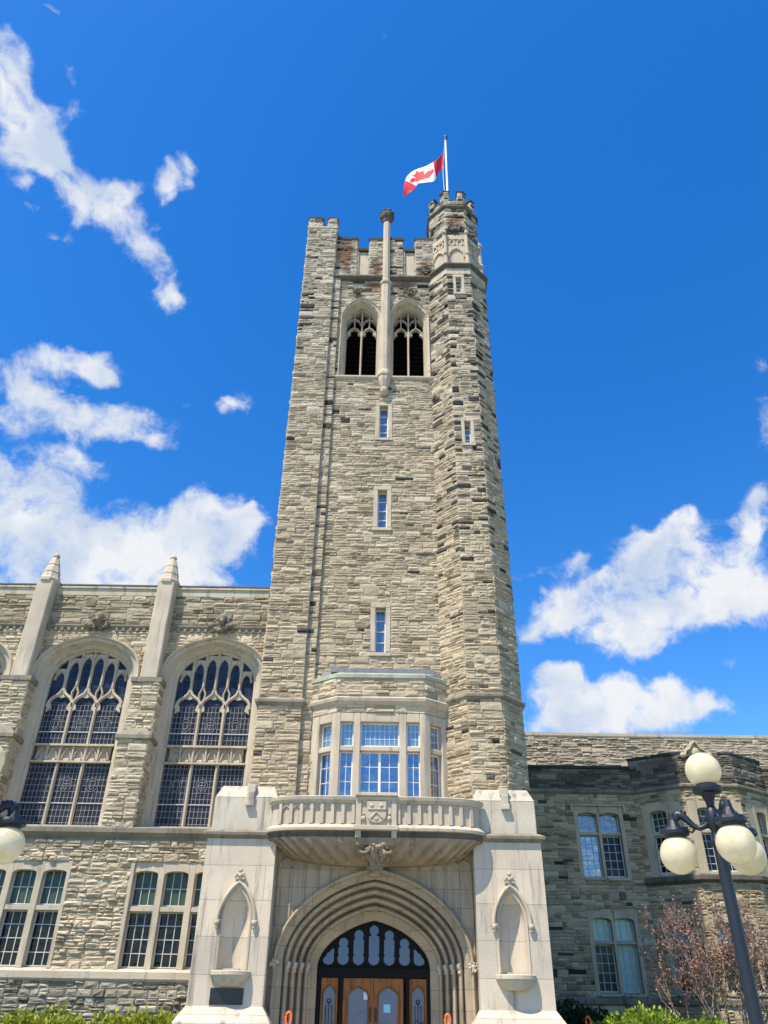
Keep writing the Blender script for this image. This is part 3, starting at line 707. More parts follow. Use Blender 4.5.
# blind arcade panels round the turret
mb = MB(); oP = octo(1.27)
for k in range(8):
    F = Fr(oP[k], oP[(k+1) % 8]); w = F.len; c = w/2
    mb.face([F.P(0,33.4,-.06),F.P(w,33.4,-.06),F.P(w,35.80,-.06),F.P(0,35.80,-.06)])
    mb.fbox(F, -.02, .1, 33.42, 35.80, -.06, .02); mb.fbox(F, w-.1, w+.02, 33.42, 35.80, -.06, .021)
    mb.ribbon(F, [(.1,34.05),(.14,34.35),(.3,34.60),(c,34.75),(w-.3,34.60),(w-.14,34.35),(w-.1,34.05)], .13, -.06, .03)
    mb.prism(F, [(.1,34.40),(.3,34.66),(c,34.80),(w-.3,34.66),(w-.1,34.40),(w-.1,34.90),(.1,34.90)], -.055, .0)
    for q in (-.2, .2):
        ring = [(c+q+.13*math.cos(2*math.pi*i/14), 35.18+.24*math.sin(2*math.pi*i/14)) for i in range(15)]
        mb.ribbon(F, ring, .08, -.06, .015)
    mb.fbox(F, .1, w-.1, 35.46, 35.80, -.06, .015)
    # corner buttresslets with knobs
    p = oP[k]; d = Vector((p[0]-TX, p[1]-TY)).normalized()
    mb.tube([(p[0]+d.x*.05,p[1]+d.y*.05,33.45),(p[0]+d.x*.05,p[1]+d.y*.05,36.10)], [.1,.07], 6)
    for z in (34.20, 35.85): mb.ball((p[0]+d.x*.1,p[1]+d.y*.1,z), .12, 5)
mb.build('arcade_panel', M['dressed'], tu)
boss_part('carved_boss', (TX,TY-1.25,36.3), .40, M['carved'], tu, sq=(1,.5,.7)); boss_part('carved_boss', (TX+.9,TY-.9,36.3), .34, M['carved'], tu, sq=(.8,.6,.7))
mb = MB()
mb.moulding(octo(1.24), [(-.05,37.95),(.06,38.01),(.14,38.11),(.14,38.19),(-.02,38.31),(-.4,38.31)], True)
mb.build('cornice', M['soot_string'], tu)
mb = MB()
for k in range(8):
    F = Fr(octo(1.2)[k], octo(1.2)[(k+1) % 8]); w = F.len
    stones(mb, F, 0, w, 38.29, 38.78, Ln=(.3,.5), dark=lambda u,v: .2); mb.fbox(F, 0, w, 38.25, 38.78, -.25, -.02)
    mb.fbox(F, .28, w-.28, 38.78, 38.84, -.3, .03, mi=2)
    for a, b in ((-.02,.27), (w-.27,w+.02)):
        stones(mb, F, a, b, 38.78, 39.58, Ln=(.2,.3), dark=lambda u,v: .25); mb.fbox(F, a+.02, b-.02, 38.75, 39.58, -.25, -.01)
        mb.fbox(F, a, b, 38.78, 39.58, -.27, -.24)
        mb.fbox(F, a-.04, b+.04, 39.58, 39.72, -.32, .05, mi=2, slope=.05)
mb.build('battlement', [M['tower_stone'], M['soot_stone'], M['coping_black']], tu)

# ---- oriel window
def OP(o=0):   # canted plan
    return [(-2.36-o,25.9),(-1.5-o*.4,25.3-o),(1.46+o*.4,25.3-o),(2.3+o,25.9)]
mb = MB()
pl = OP(); FO = [Fr(pl[i], pl[i+1]) for i in range(3)]
glz = []
Z0, ZT0, ZT1, ZH, ZL = 7.6, 9.02, 9.2, 9.98, 10.3
for k, F in enumerate(FO):
    w = F.len
    if k == 1: lights = [(.16,.60), (.83,2.12), (2.36,2.80)]
    else: lights = [(.34,.86)] if k == 0 else [(.24,.74)]
    x = 0
    for a, b in lights+[(w, w)]:
        mb.fbox(F, x, a, Z0-.6, ZL, -.3, 0); x = b
    for a, b in lights:
        mb.fbox(F, a, b, Z0-.6, Z0, -.3, .0, slope=.06); mb.fbox(F, a, b, ZT0, ZT1, -.3, -.03, slope=.02); mb.fbox(F, a, b, ZH, ZL, -.3, 0)
    glz.append((F, lights))
ori = mb.build('oriel_window', M['dressed'], tower, bevel=.02)
fr = MB(); p1 = MB(); p2 = MB()
def sash(fr, F, a, b, c, d, nx, ny, D, e=.04, bar=.018):
    fr.fbox(F, a, a+e, c, d, D, D+.06); fr.fbox(F, b-e, b, c, d, D, D+.06); fr.fbox(F, a+e, b-e, c, c+e, D, D+.06); fr.fbox(F, a+e, b-e, d-e, d, D, D+.06)
    for i in range(1, nx):
        x = a+(b-a)*i/nx; fr.fbox(F, x-bar/2, x+bar/2, c+e, d-e, D, D+.04)
    for i in range(1, ny):
        z = c+(d-c)*i/ny; fr.fbox(F, a+e, b-e, z-bar/2, z+bar/2, D+.002, D+.035)
for F, li in glz:
    for a, b in li:
        wide = b-a > 1
        if wide:
            sash(fr, F, a, (a+b)/2, Z0, ZT0, 2, 3, -.24); sash(fr, F, (a+b)/2, b, Z0, ZT0, 2, 3, -.24)
        else: sash(fr, F, a, b, Z0, ZT0, 2, 3, -.24)
        sash(fr, F, a, b, ZT1, ZH, 8 if wide else 3, 3, -.24, bar=.012)
        p1.face([F.P(a,Z0,-.22),F.P(b,Z0,-.22),F.P(b,ZT0,-.22),F.P(a,ZT0,-.22)]); p2.face([F.P(a,ZT1,-.22),F.P(b,ZT1,-.22),F.P(b,ZH,-.22),F.P(a,ZH,-.22)])
fr.build('frame', M['white'], ori); p1.build('lower_pane', M['glass_sky_tint'], ori); p2.build('upper_pane', M['glass_pale'], ori)
mb = MB()
mb.prism(Fr((0,0),(1,0)), [], 0, 0) if False else None
for k, F in enumerate(FO):
    stones(mb, F, 0, F.len, 10.3, 10.58, Ln=(.3,.7)); stones(mb, Fr(OP(.08)[k], OP(.08)[k+1]), 0, Fr(OP(.08)[k], OP(.08)[k+1]).len, 10.84, 11.5, Ln=(.3,.7), H=(.14,.24), split=.4)
b = len(mb.v); p = OP(-.03); mb.v.extend([(x,y,z) for z in (6.5,11.5) for x, y in p+[(2.3,26.9),(-2.36,26.9)]])
mb.f.append(tuple(range(b+6,b+12))); mb.m.append(0); 
for i in range(6):
    j = (i+1) % 6
    if i not in (0, 1, 2): mb.f.append((b+i,b+j,b+6+j,b+6+i)); mb.m.append(0)
mb.box(-2.3,2.25,26.05,26.9,6.5,11.4)
mb.build('parapet', M['hall_stone'], ori)
mb = MB(); mb.moulding(OP(.02), [(-.05,10.52),(.02,10.56),(.12,10.66),(.14,10.76),(.03,10.86),(-.05,10.86)]); mb.build('cornice', M['dressed'], ori)
mb = MB(); mb.moulding(OP(.09), [(-.02,11.46),(.06,11.48),(.07,11.6),(-.06,11.68),(-.3,11.7)]); mb.build('copper_capping', M['copper'], ori)
mb = MB()
mb.quadgrid([[(x,y,11.66) for x, y in OP(-.2)], [(-2.1,25.98,12.0),(-1.5,25.98,12.02),(1.46,25.98,12.02),(2.1,25.98,12.0)]]); mb.fbox(FY, -1.8, 1.9, 11.95, 12.1, .0, .12)
mb.build('roof', M['slate'], ori)

# ------------------------------------------------------------------ flag and pole
fp = thing('flagpole', (3.35,26.5,38.4), 'slender white flagpole with dark ball on top of the stair turret', 'flagpole')
MB().tube([(3.35,26.5,38.4),(3.37,26.5,42),(3.42,26.5,46.6)], [.075,.065,.045], 10).build('pole', M['steel'], fp, smooth=True)
mb = MB(); mb.lathe(3.42,26.5,[(.05,46.55),(.11,46.62),(.11,46.7),(.05,46.74)],10); mb.ball((3.42,26.5,46.82), .12, 7); mb.build('ball_finial', M['ball'], fp, smooth=True)
MB().tube([(3.2,26.4,39.3),(3.15,26.42,43),(3.38,26.45,46.6)], .018, 5).build('halyard', M['steel'], fp)
LEAF = [(0,.92),(.09,.74),(.2,.80),(.16,.48),(.3,.62),(.34,.54),(.52,.57),(.46,.42),(.54,.37),(.26,.16),(.30,.07),(.03,.11),(.03,-.12)]
LEAF = LEAF + [(-x, y) for x, y in LEAF[::-1]]
def in_leaf(u, v):
    x = (u-.5)*2.15; y = (v-.5)*1.22+.40; c = False; n = len(LEAF); j = n-1
    for i in range(n):
        xi, yi = LEAF[i]; xj, yj = LEAF[j]
        if (yi > y) != (yj > y) and x < (xj-xi)*(y-yi)/(yj-yi)+xi: c = not c
        j = i
    return c
def cr_(P, t):
    n = len(P)-1; i = min(int(t*n), n-1); f = t*n-i
    p0, p1, p2, p3 = (Vector(P[max(0, min(n, i+k))]) for k in (-1, 0, 1, 2))
    return .5*((2*p1)+(p2-p0)*f+(2*p0-5*p1+4*p2-p3)*f*f+(3*p1-p0-3*p2+p3)*f**3)
TOP = [(3.19,26.40,45.04),(2.82,26.25,44.01),(2.29,26.40,43.73),(1.53,26.55,43.49),(1.05,26.40,42.50),(0.87,26.30,41.42),(0.84,26.45,40.75)]
BOT = [(3.23,26.40,43.58),(2.90,26.50,43.10),(2.56,26.30,41.90),(2.13,26.30,41.79),(1.68,26.50,42.04),(1.53,26.40,41.49),(1.27,26.35,40.94)]
NU, NV = 96, 48; fv = []; ff = []; fm_ = []
for i in range(NU+1):
    a, b = cr_(TOP, i/NU), cr_(BOT, i/NU)
    for j in range(NV+1):
        v = j/NV; p = b.lerp(a, v); p.y += .05*math.sin(i/NU*11+v*3)*min(1, i/NU*3); fv.append(tuple(p))
for i in range(NU):
    for j in range(NV):
        q = i*(NV+1)+j; ff.append((q, q+NV+1, q+NV+2, q+1)); u = (i+.5)/NU; v = (j+.5)/NV
        fm_.append(1 if u < .25 or u > .75 or in_leaf(u, v) else 0)
mb = MB(); mb.v = fv; mb.f = ff; mb.m = fm_
fl = mb.build('flag', [M['flag_white'], M['flag_red']], None, smooth=True)
sd = fl.modifiers.new('solid', 'SOLIDIFY'); sd.thickness = .006
tag(fl, 'red and white flag with a red maple leaf waving from the pole', 'flag')

# ------------------------------------------------------------------ entrance portal
portal = thing('entrance_portal', (CX,23,.6), 'carved stone entrance with pointed arch, niches and balcony at the foot of the tower', 'entrance')
FP = front(23.0)
PIER = [(-4.80,-2.87), (2.63,4.52)]
NICHE = (-3.76, 3.56)
for (x0, x1), nc in zip(PIER, NICHE):
    npath = arch_path(nc, .36, 2.66, 3.8, .76, k=.3, n=20, nj=5)
    mb = MB()
    plate_with_arch(mb, FP, x0, x1, 1.9, 5.86, npath, 0)
    # hollow of the niche: half-round plan, closing to a half dome
    rows = []
    for i in range(25):
        t = i/24; z = 2.66+(3.8+.76-2.66)*t
        if z <= 3.8: w = .36
        else:
            lo, hi = 0, 1
            for _ in range(20):
                md = (lo+hi)/2
                if arch_z(md, .76, .3) > z-3.8: lo = md
                else: hi = md
            w = .36*lo
        rows.append([FP.P(nc-w*math.cos(math.pi*j/12), z, -.95*w*math.sin(math.pi*j/12)) for j in range(13)])
    mb.quadgrid(rows)
    mb.face([FP.P(nc-.36*math.cos(math.pi*j/12), 2.66, -.95*.36*math.sin(math.pi*j/12)) for j in range(13)])
    # returns, battered foot, upper stage with sloped cap
    for xa, s in ((x0, 1), (x1, -1)):
        mb.face([(xa,23,.6),(xa,25.7,.6),(xa,25.7,5.86),(xa,23,5.86)])
    mb.moulding([(x0,25.6),(x0,23),(x1,23),(x1,25.6)], [(.24,.6),(.24,1.55),(.2,1.62),(.02,1.88),(0,1.9)])
    a, b = x0+.06, x1-.06
    pr = mb.build('pier', M['pier'], portal); mb = MB()
    mb.box(a,b,23.06,25.6,6.02,6.98)
    mb.quadgrid([[(a,23.06,6.98),(b,23.06,6.98),(b,25.6,6.98),(a,25.6,6.98)],[(a+.14,23.3,7.34),(b-.14,23.3,7.34),(b-.14,25.6,7.34),(a+.14,25.6,7.34)]], True)
    mb.face([(a+.14,23.3,7.34),(b-.14,23.3,7.34),(b-.14,25.6,7.34),(a+.14,25.6,7.34)])
    mb.build('cap', M['pier_cap'], pr, bevel=.02)
    mb = MB(); mb.moulding([(x0,25.6),(x0,23),(x1,23),(x1,25.6)], [(-.02,5.82),(.02,5.86),(.12,5.93),(.13,6.0),(-.06,6.1)]); mb.build('ledge', M['dark_string'], pr)
    mb = MB(); k = nc+.04
    mb.fbox(FP, k-.12, k+.12, 6.72, 6.86, -.3, .08); mb.fbox(FP, k-.1, k+.1, 6.86, 7.12, -.3, .05); mb.fbox(FP, k-.12, k+.12, 7.12, 7.42, -.5, -.02, slope=.1)
    mb.build('keyed_block', M['pier_cap'], pr, bevel=.012)
    # hood mould with stops and finial, corbel shelf
    mb = MB()
    hp = arch_path(nc, .49, 3.79, 3.8, .94, k=.3, n=20, nj=1)
    mb.ribbon(FP, hp, .1, -.01, .1, ch=.5)
    mb.ribbon(FP, arch_path(nc, .395, 2.7, 3.8, .80, k=.3, n=20, nj=5), .055, -.01, .025)
    for s in (-1, 1): mb.ball((nc+s*.49,22.94,3.76), .075, 6); mb.ball((nc+s*.49,22.95,3.66), .05, 5); mb.fbox(FP, nc+s*.49-.08, nc+s*.49+.08, 3.79, 3.83, -.01, .1)
    mb.fbox(FP, nc-.05, nc+.05, 4.7, 4.95, -.01, .08); mb.fbox(FP, nc-.13, nc+.13, 4.8, 4.86, -.01, .1)
    for q in ((0,5.02,.06),(-.07,4.93,.055),(.07,4.93,.055),(0,4.9,.07),(-.12,4.88,.04),(.12,4.88,.04)): mb.ball((nc+q[0],22.92,q[1]), q[2], 5)
    mb.build('niche_hood', M['dressed'], pr)
    mb = MB(); rows = []
    for r, z in ((.24,2.32),(.28,2.33),(.36,2.39),(.44,2.48),(.47,2.51),(.47,2.54),(.52,2.57),(.52,2.65),(.49,2.67)):
        rows.append([(nc-r*math.cos(math.pi*j/16), 23.0-r*.72*math.sin(math.pi*j/16), z) for j in range(17)])
    mb.quadgrid(rows); mb.face(rows[-1]); mb.face(rows[0][::-1]); mb.fbox(FP, nc-.2, nc+.2, 2.67, 2.72, -.3, .05); mb.build('niche_corbel', M['dressed'], pr)
mb = MB(); mb.box(-4.22,-3.38,22.965,23.0,1.93,2.29); mb.box(-4.18,-3.42,22.955,22.965,1.96,2.26); mb.build('plaque', M['bronze'], portal)
# spandrel wall and moulded arch
FS = front(23.5); FD_ = 1.3
AW, ARW = 1.56, 2.62
inner = arch_path(CX, AW, .6, 2.86, 1.17, k=.26, n=48, nj=4)
outer = arch_path(CX, ARW, .6, 2.92, 2.26, k=.17, n=48, nj=4)
mb = MB()
plate_with_arch(mb, FS, -2.87, 2.63, .6, 5.95, outer, 0)
for q in (-1, 1):     # blind panel tracery in the spandrels
    for i in range(5):
        u = CX+q*(2.68-.36*i)
        lo = 2.92+arch_z(min(.999, abs(u-CX)/ARW), 2.26, .17)+.1 if abs(u-CX) < ARW else 3.1
        if lo < 5.3: mb.ribbon(FS, [(u,lo),(u,5.35)], .06, 0, .05)
        mb.ribbon(FS, [(u-q*.36,5.2),(u-q*.3,5.36),(u-q*.18,5.44),(u-q*.06,5.36),(u,5.2)], .06, 0, .05)
mb.build('spandrel', M['portal'], portal)
mb = MB()
prof = [(r, d if d > -.1 else d*1.0-(.10 if r in (.765,.79,.66,.63,.61,.505,.475,.455,.35,.32,.30) else 0)) for r, d in [(1.02,0),(1.03,.12),(.99,.17),(.955,.15),(.93,.06),(.925,-.01),(.83,-.03),(.80,-.10),(.79,-.22),(.765,-.22),(.75,-.16),(.715,-.13),(.68,-.16),(.665,-.24),(.66,-.38),(.63,-.42),(.61,-.42),(.595,-.36),(.56,-.33),(.525,-.36),(.51,-.44),(.505,-.58),(.475,-.63),(.455,-.62),(.44,-.56),(.405,-.53),(.37,-.56),(.355,-.64),(.35,-.78),(.32,-.84),(.30,-.82),(.285,-.76),(.25,-.73),(.22,-.76),(.205,-.85),(.2,-.98),(.13,-1.04),(.05,-1.10),(0,-1.14),(0,-1.32)]]
arch_sweep(mb, FS, inner, outer, prof)
ar = mb.build('arch', M['portal'], portal)
for s in (-1, 1):
    mb = MB(); rows = []
    for z, e in ((2.70,.0),(2.72,.05),(2.78,.03),(2.84,.08),(2.92,.1),(2.96,.0)):
        rows.append([FS.P(CX+s*(AW+(ARW-AW)*r-e*.6), z, d+e*.55) for r, d in prof[9:35]])
    mb.quadgrid(rows); mb.build('capital', M['dressed'], ar)
    boss_part('label_stop', (CX+s*2.62,23.36,2.86), .15, M['dressed'], ar, 6)
mb = MB(); mb.fbox(FS, CX-.16, CX+.16, 4.98, 5.3, -.1, .24); mb.build('keystone', M['portal'], ar, bevel=.02)
# steps up to the door
mb = MB()
for i in range(2): mb.box(CX-2.6+.0*i,CX+2.6,22.2+.35*i,25.0,.6-.02,.72+.13*i)
mb.build('step', M['step'], portal, bevel=.015)
# balcony
BXH = 3.0
def bplan(t, o=0):
    a = abs(t); y = 23.0-(.60+o)*max(0, 1-a**5)**.5; return (CX+t*(BXH+o*.9), y)
ts = [math.sin(math.pi/2*(-1+2*i/64)) for i in range(65)]
mb = MB()
pln = [bplan(t) for t in ts]
def bprof(prof, mb, sel=None):
    rows = [[(*bplan(t, o), z) for t in ts] for o, z in prof]; mb.quadgrid(rows)
bprof([(.0,5.96),(.1,5.985),(.11,6.05),(.02,6.12),(-.02,6.16)], mb)
bprof([(-.02,6.16),(-.07,6.17),(-.07,6.70),(-.01,6.71),(0,6.74),(.06,6.79),(.08,6.87),(.02,6.9),(-.3,6.9)], mb)
mb.quadgrid([[(*bplan(t,-.02),6.165) for t in ts],[(x,23.4,6.165) for x, y in pln]]); mb.quadgrid([[(*bplan(t,-.3),6.9) for t in ts],[(*bplan(t,-.3),6.2) for t in ts]])
mb.box(-2.9,2.7,22.9,25.6,5.9,6.2)
bal = mb.build('balcony', M['dressed'], portal)
for s in (-1, 1):
    for i in range(8):
        mb = MB(); t = s*(.215+.098*i)
        p = Vector(bplan(t,-.07)); q = Vector(bplan(t+.01,-.07)); F = Fr(p, q)
        mb.fbox(F, -.045, .045, 6.17, 6.7, -.01, .075)
        if i < 7:
            c = s*.147
            F2 = Fr(Vector(bplan(t+s*.049-.005,-.07)), Vector(bplan(t+s*.049+.005,-.07)))
            mb.ribbon(F2, [(-.12,6.46),(-.1,6.56),(-.05,6.62),(.015,6.65),(.08,6.62),(.13,6.56),(.15,6.46)], .045, -.02, .05)
            mb.prism(F2, [(-.13,6.5),(-.1,6.58),(0,6.66),(.015,6.66),(.13,6.58),(.16,6.5),(.16,6.7),(-.13,6.7)], -.02, .03)
        mb.build('niche_panel', M['dressed'], bal)
mb = MB(); F = front(22.36)
mb.fbox(F, -.66, -.50, 5.8, 6.88, -.3, .03); mb.fbox(F, .33, .48, 5.8, 6.88, -.3, .03)
mb.fbox(F, -.68, .50, 6.88, 6.97, -.35, .12); mb.fbox(F, -.70, .52, 5.98, 6.1, -.3, .14)
mb.fbox(F, -.50, .33, 6.1, 6.88, -.3, -.01)
mb.build('centre_panel', M['dressed'], bal, bevel=.012)
mb = MB()
shp = [(-.26,6.74),(.27,6.74),(.27,6.45)] + [(.005+.265*math.cos(a), 6.45-.27*math.sin(a)**.8) for a in [math.pi*i/12 for i in range(1,12)]] + [(-.26,6.45)]
F2 = front(22.37); sx = -.085
mb.prism(F2, [(u+sx-.005,v) for u, v in shp], 0, .07)
mb.ribbon(F2, [(sx-.24,6.53),(sx+.25,6.53)], .03, .06, .1); 
mb.ribbon(F2, [(sx-.16,6.3),(sx,6.46),(sx+.16,6.3)], .05, .06, .1)
for u, v in ((-.13,6.63),(.13,6.63),(0,6.28)): mb.ball((sx+u,22.30,v), .05, 6, sq=(1.2,.6,1))
for q in (-1, 1): mb.ball((sx+q*.36,22.36,6.3), .07, 5); mb.ball((sx+q*.36,22.36,6.42), .04, 4)
mb.build('coat_of_arms', M['dressed'], bal)
# fluted bowl that carries the balcony
mb = MB(); bprof([(-.12,5.78),(-.03,5.80),(.0,5.86),(-.01,5.9),(.05,5.96),(.0,5.962)], mb); mb.build('dark_band', M['soot_string'], bal)
mb = MB(); rows = []; NT = 241
tt = [-1+2*i/(NT-1) for i in range(NT)]
for i in range(13):
    s = i/12; f = s*math.pi/2; row = []
    for t in tt:
        x, y = bplan(math.sin(t*math.pi/2), -.04)
        dep = 23.48-y
        fl_ = abs(math.sin((t*9+ (s-.5)*1.3*(1 if t > 0 else -1))*math.pi))
        dd = dep*math.cos(f)**.9 if f < math.pi/2 else 0
        amp = .15*math.sin(math.pi*min(1, s*1.05))**.7*(1-fl_**.7)
        row.append((CX+(x-CX)*(1-.14*math.sin(f)), 23.48-dd-.03+amp*1.0-.02, 5.82-(.24+.36*(1-t*t))*math.sin(f)+amp*.6))
    rows.append(row)
mb.quadgrid(rows); bw = mb.build('bowl', M['bowl'], bal, smooth=True)
mb = MB()
mb.fbox(front(22.5), -.62, .44, 5.62, 5.8, -.4, .12)
for i in range(110):
    a = random.uniform(-1, 1); v = random.uniform(0, 1); hw = .43*(1-.6*v)
    mb.ball((-.09+a*hw, 22.58-.26*(1-abs(a)**2)*(1-v*.4)+.3*v, 5.64-.58*v), random.uniform(.04,.09), 4, sq=(random.uniform(.6,1.6),1,random.uniform(.6,1.6)))
for q in (-1, 1):
    mb.ball((-.09+q*.42,22.5,5.5), .075, 6); mb.tube([(-.09+q*.1,22.45,5.6),(-.09+q*.25,22.4,5.42),(-.09+q*.42,22.48,5.45)], [.05,.06,.04], 6)
mb.ball((-.09,22.85,5.35), .24, 8, sq=(1.2,.7,1))
mb.build('carved_boss', M['bowl'], bal)
# doors and traceried fanlight
FDr = front(24.8)
mb = MB()
dpath = arch_path(CX, AW+.02, 2.66, 2.86, 1.18, k=.26, n=40, nj=2)
arch_fill(mb, FDr, dpath, -.06)
lobes = []
for i, (x, zt) in enumerate(((-1.27,3.36),(-.86,3.60),(-.43,3.80),(0,3.92),(.43,3.80),(.86,3.60),(1.27,3.36))):
    lobes.append((CX+x, zt))
mb.fbox(FDr, CX-AW-.02, CX+AW+.02, 2.64, 2.86, -.1, .06)
for x in (CX-AW+.02, -1.02, .80, CX+AW-.1): mb.fbox(FDr, x, x+.09, .85, 2.64, -.1, .04)
ds = mb.build('door_surround', M['door_black'], portal)
mb = MB()
for x, zt in lobes:
    z0 = 2.93
    if abs(x-CX) > 1.2:
        q = 1 if x > CX else -1
        P = [(x-q*.15,z0+.1),(x-q*.11,z0+.03),(x,z0),(x+q*.12,z0+.04),(x+q*.15,z0+.12),(x+q*.1,z0+.2),(x+q*.05,z0+.22),(x+q*.06,z0+.27),(x-q*.02,zt-.12),(x-q*.12,zt-.02),(x-q*.15,zt-.06),(x-q*.15,z0+.2)]
        if q < 0: P = P[::-1]
    else:
        H_ = zt-z0; W_ = []
        for i in range(25):
            v = H_*i/24; r1 = .155; r2 = .13
            w = 0
            if v < 2*r1: w = max(w, math.sqrt(max(0, r1*r1-(v-r1)**2)))
            if v > H_-2*r2: w = max(w, math.sqrt(max(0, r2*r2-(v-H_+r2)**2)))
            if .27 < v < H_-.25: w = max(w, .145)
            W_.append((max(w, .06 if .1 < v < H_-.1 else .01), z0+v))
        P = [(x+w, v) for w, v in W_] + [(x-w, v) for w, v in W_[::-1]]
    mb.prism(FDr, P, -.055, -.045)
mb.build('fanlight_pane', M['glass_door'], ds)
def leaf_door(x0, x1, name, gw, gtop, handle=0):
    gc = (x0+x1)/2
    gp = arch_path(gc, gw, 1.05, gtop-.22, .2, k=.5, n=14, nj=2)
    mb = MB(); plate_with_arch(mb, FDr, x0, x1, .86, 2.62, gp, .0)
    arch_sweep(mb, FDr, gp, [(gc+(u-gc)*1.16, 1.7+(v-1.7)*1.05) for u, v in gp], [(1,.0),(1,.02),(.5,.03),(0,.0),(0,-.04)])
    for a, b in (((x0,.86),(x0,2.62)),((x1,2.62),(x1,.86)),((x0,2.62),(x1,2.62))): mb.face([FDr.P(*a,0),FDr.P(*b,0),FDr.P(*b,-.06),FDr.P(*a,-.06)])
    d = mb.build(name, M['oak'], portal)
    g_ = MB(); arch_fill(g_, FDr, gp, -.035); g_.build('pane', M['glass_door'], d)
    if handle:
        h = MB(); hx = x1-.07 if handle > 0 else x0+.07
        h.fbox(FDr, hx-.03, hx+.03, 1.6, 1.95, .0, .015); h.tube([FDr.P(hx,1.66,.01),FDr.P(hx,1.66,.06),FDr.P(hx,1.9,.06),FDr.P(hx,1.9,.01)], .012, 6); h.build('handle', M['brass'], d)
    return d
leaf_door(-.92,-.105,'door',.26,2.42,1); leaf_door(-.095,.72,'door',.26,2.42,-1)
sd1 = leaf_door(-1.53,-1.07,'sidelight',.165,2.45); sd2 = leaf_door(.88,1.36,'sidelight',.165,2.45)
for c, sd in ((-1.30, sd1), (1.12, sd2)):
    mb = MB()
    for k in (-.08, 0, .08): mb.tube([FDr.P(c+k,1.1,.012),FDr.P(c+k,2.0+.08*(k==0),.012)], .009, 5)
    mb.ribbon(FDr, [(c+.05*math.cos(2*math.pi*i/12),2.08+.05*math.sin(2*math.pi*i/12)) for i in range(13)], .02, .005, .02)
    mb.fbox(FDr, c-.1, c+.1, 1.4, 1.42, .005, .02); mb.build('grille', M['door_black'], sd)
mb = MB(); mb.box(.19,.37,24.822,24.83,1.83,2.02)
tag(mb.build('paper_notice', M['paper']), 'square pale blue notice taped to the glass of the right door', 'notice')
mb = MB(); mb.box(-.36,-.24,24.822,24.83,2.12,2.32)
tag(mb.build('paper_notice', M['paper_white']), 'small white notice taped to the glass of the left door', 'notice')

# ------------------------------------------------------------------ hall on the left
hall = thing('assembly_hall', (-11,26.5,.6), 'sunlit limestone hall with tall traceried windows and pinnacled buttresses beside the tower', 'building')
FH = front(26.5); FG = front(25.72)
WC = (-15.3,-10.68,-6.06); GC = (-15.42,-10.80,-6.16); BC = (-17.5,-12.88,-8.27)
X0 = -19.5
mb = MB()
wh = [arch_hole(u, 1.84, 6.6, 11.66, 1.68, .22, 3) for u in WC]
stones(mb, FH, X0, -4.2, 6.6, 13.75, wh, H=(.16,.3), Ln=(.25,.75))
mb.box(X0,-4.2,27.2,36,.6,15.0)
hw_ = mb.build('wall', M['hall_stone'], hall)
mb = MB(); stones(mb, FH, X0, -4.2, 13.95, 15.15, H=(.16,.28), split=.5, rel=1.2); mb.box(X0,-4.2,26.56,26.95,13.6,15.15); mb.build('parapet', M['hall_top_stone'], hall)
mb = MB(); mb.moulding([(X0,26.5),(-4.2,26.5)], [(-.1,15.14),(.04,15.15),(.05,15.42),(.1,15.43),(.1,15.5),(-.4,15.55)]); mb.build('coping', M['coping'], hall)
mb = MB(); mb.box(X0,-4.2,26.42,36.2,15.551,15.6); mb.build('roof', M['roof'], hall)
mb = MB(); mb.moulding([(X0,26.5),(-4.2,26.5)], [(-.05,13.72),(.05,13.76),(.12,13.84),(.12,13.9),(-.05,13.98)])
for i in range(60): mb.box(X0+.1+i*.255, X0+.2+i*.255, 26.40, 26.5, 13.66, 13.78)
mb.build('string_course', M['dark_string'], hall)
for u in WC:
    mb = MB(); boss(mb, (u+.1,26.38,13.9), .42, 10, sq=(1.15,.6,.75)); mb.ball((u+.1,26.2,14.12), .17, 7, sq=(1,1,1.2)); mb.tube([(u+.1,26.3,13.9),(u+.1,26.0,14.0)], [.12,.07], 7)
    mb.build('carved_boss', M['dark_string'], hall)
lg = MB()
gh = [hole(u-1.38,u+1.38,2.5,5.62) for u in GC]
stones(lg, FG, X0, -4.6, 2.72, 6.25, gh, H=(.15,.29), Ln=(.2,.62), rel=1.35, breaks=[5.62])
lg.box(X0,-4.6,26.1,27.1,.6,6.3)
lg.build('lower_wall', M['hall_stone'], hall)
mb = MB(); stones(mb, Fr((X0,25.6),(-4.6,25.6)), 0, -4.6-X0, 1.15, 2.5, H=(.14,.24), Ln=(.2,.5), rel=1.25, split=.5); mb.box(X0,-4.6,25.66,26.2,.6,2.5); mb.build('plinth', M['plinth_stone'], hall)
mb = MB(); mb.box(X0,-4.6,25.52,25.7,.6,1.15); mb.moulding([(X0,25.6),(-4.6,25.6)], [(0,2.46),(.06,2.5),(.09,2.55),(.09,2.72),(-.12,2.79)]); mb.build('sill_course', M['dressed'], hall)
mb = MB(); mb.moulding([(X0,25.6),(-4.6,25.6)], [(-.12,6.2),(-.1,6.3),(-.02,6.38),(.05,6.45),(.06,6.58),(-.3,6.68),(-.98,6.8),(-.98,6.2)]); mb.build('ledge', M['dark_string'], hall)
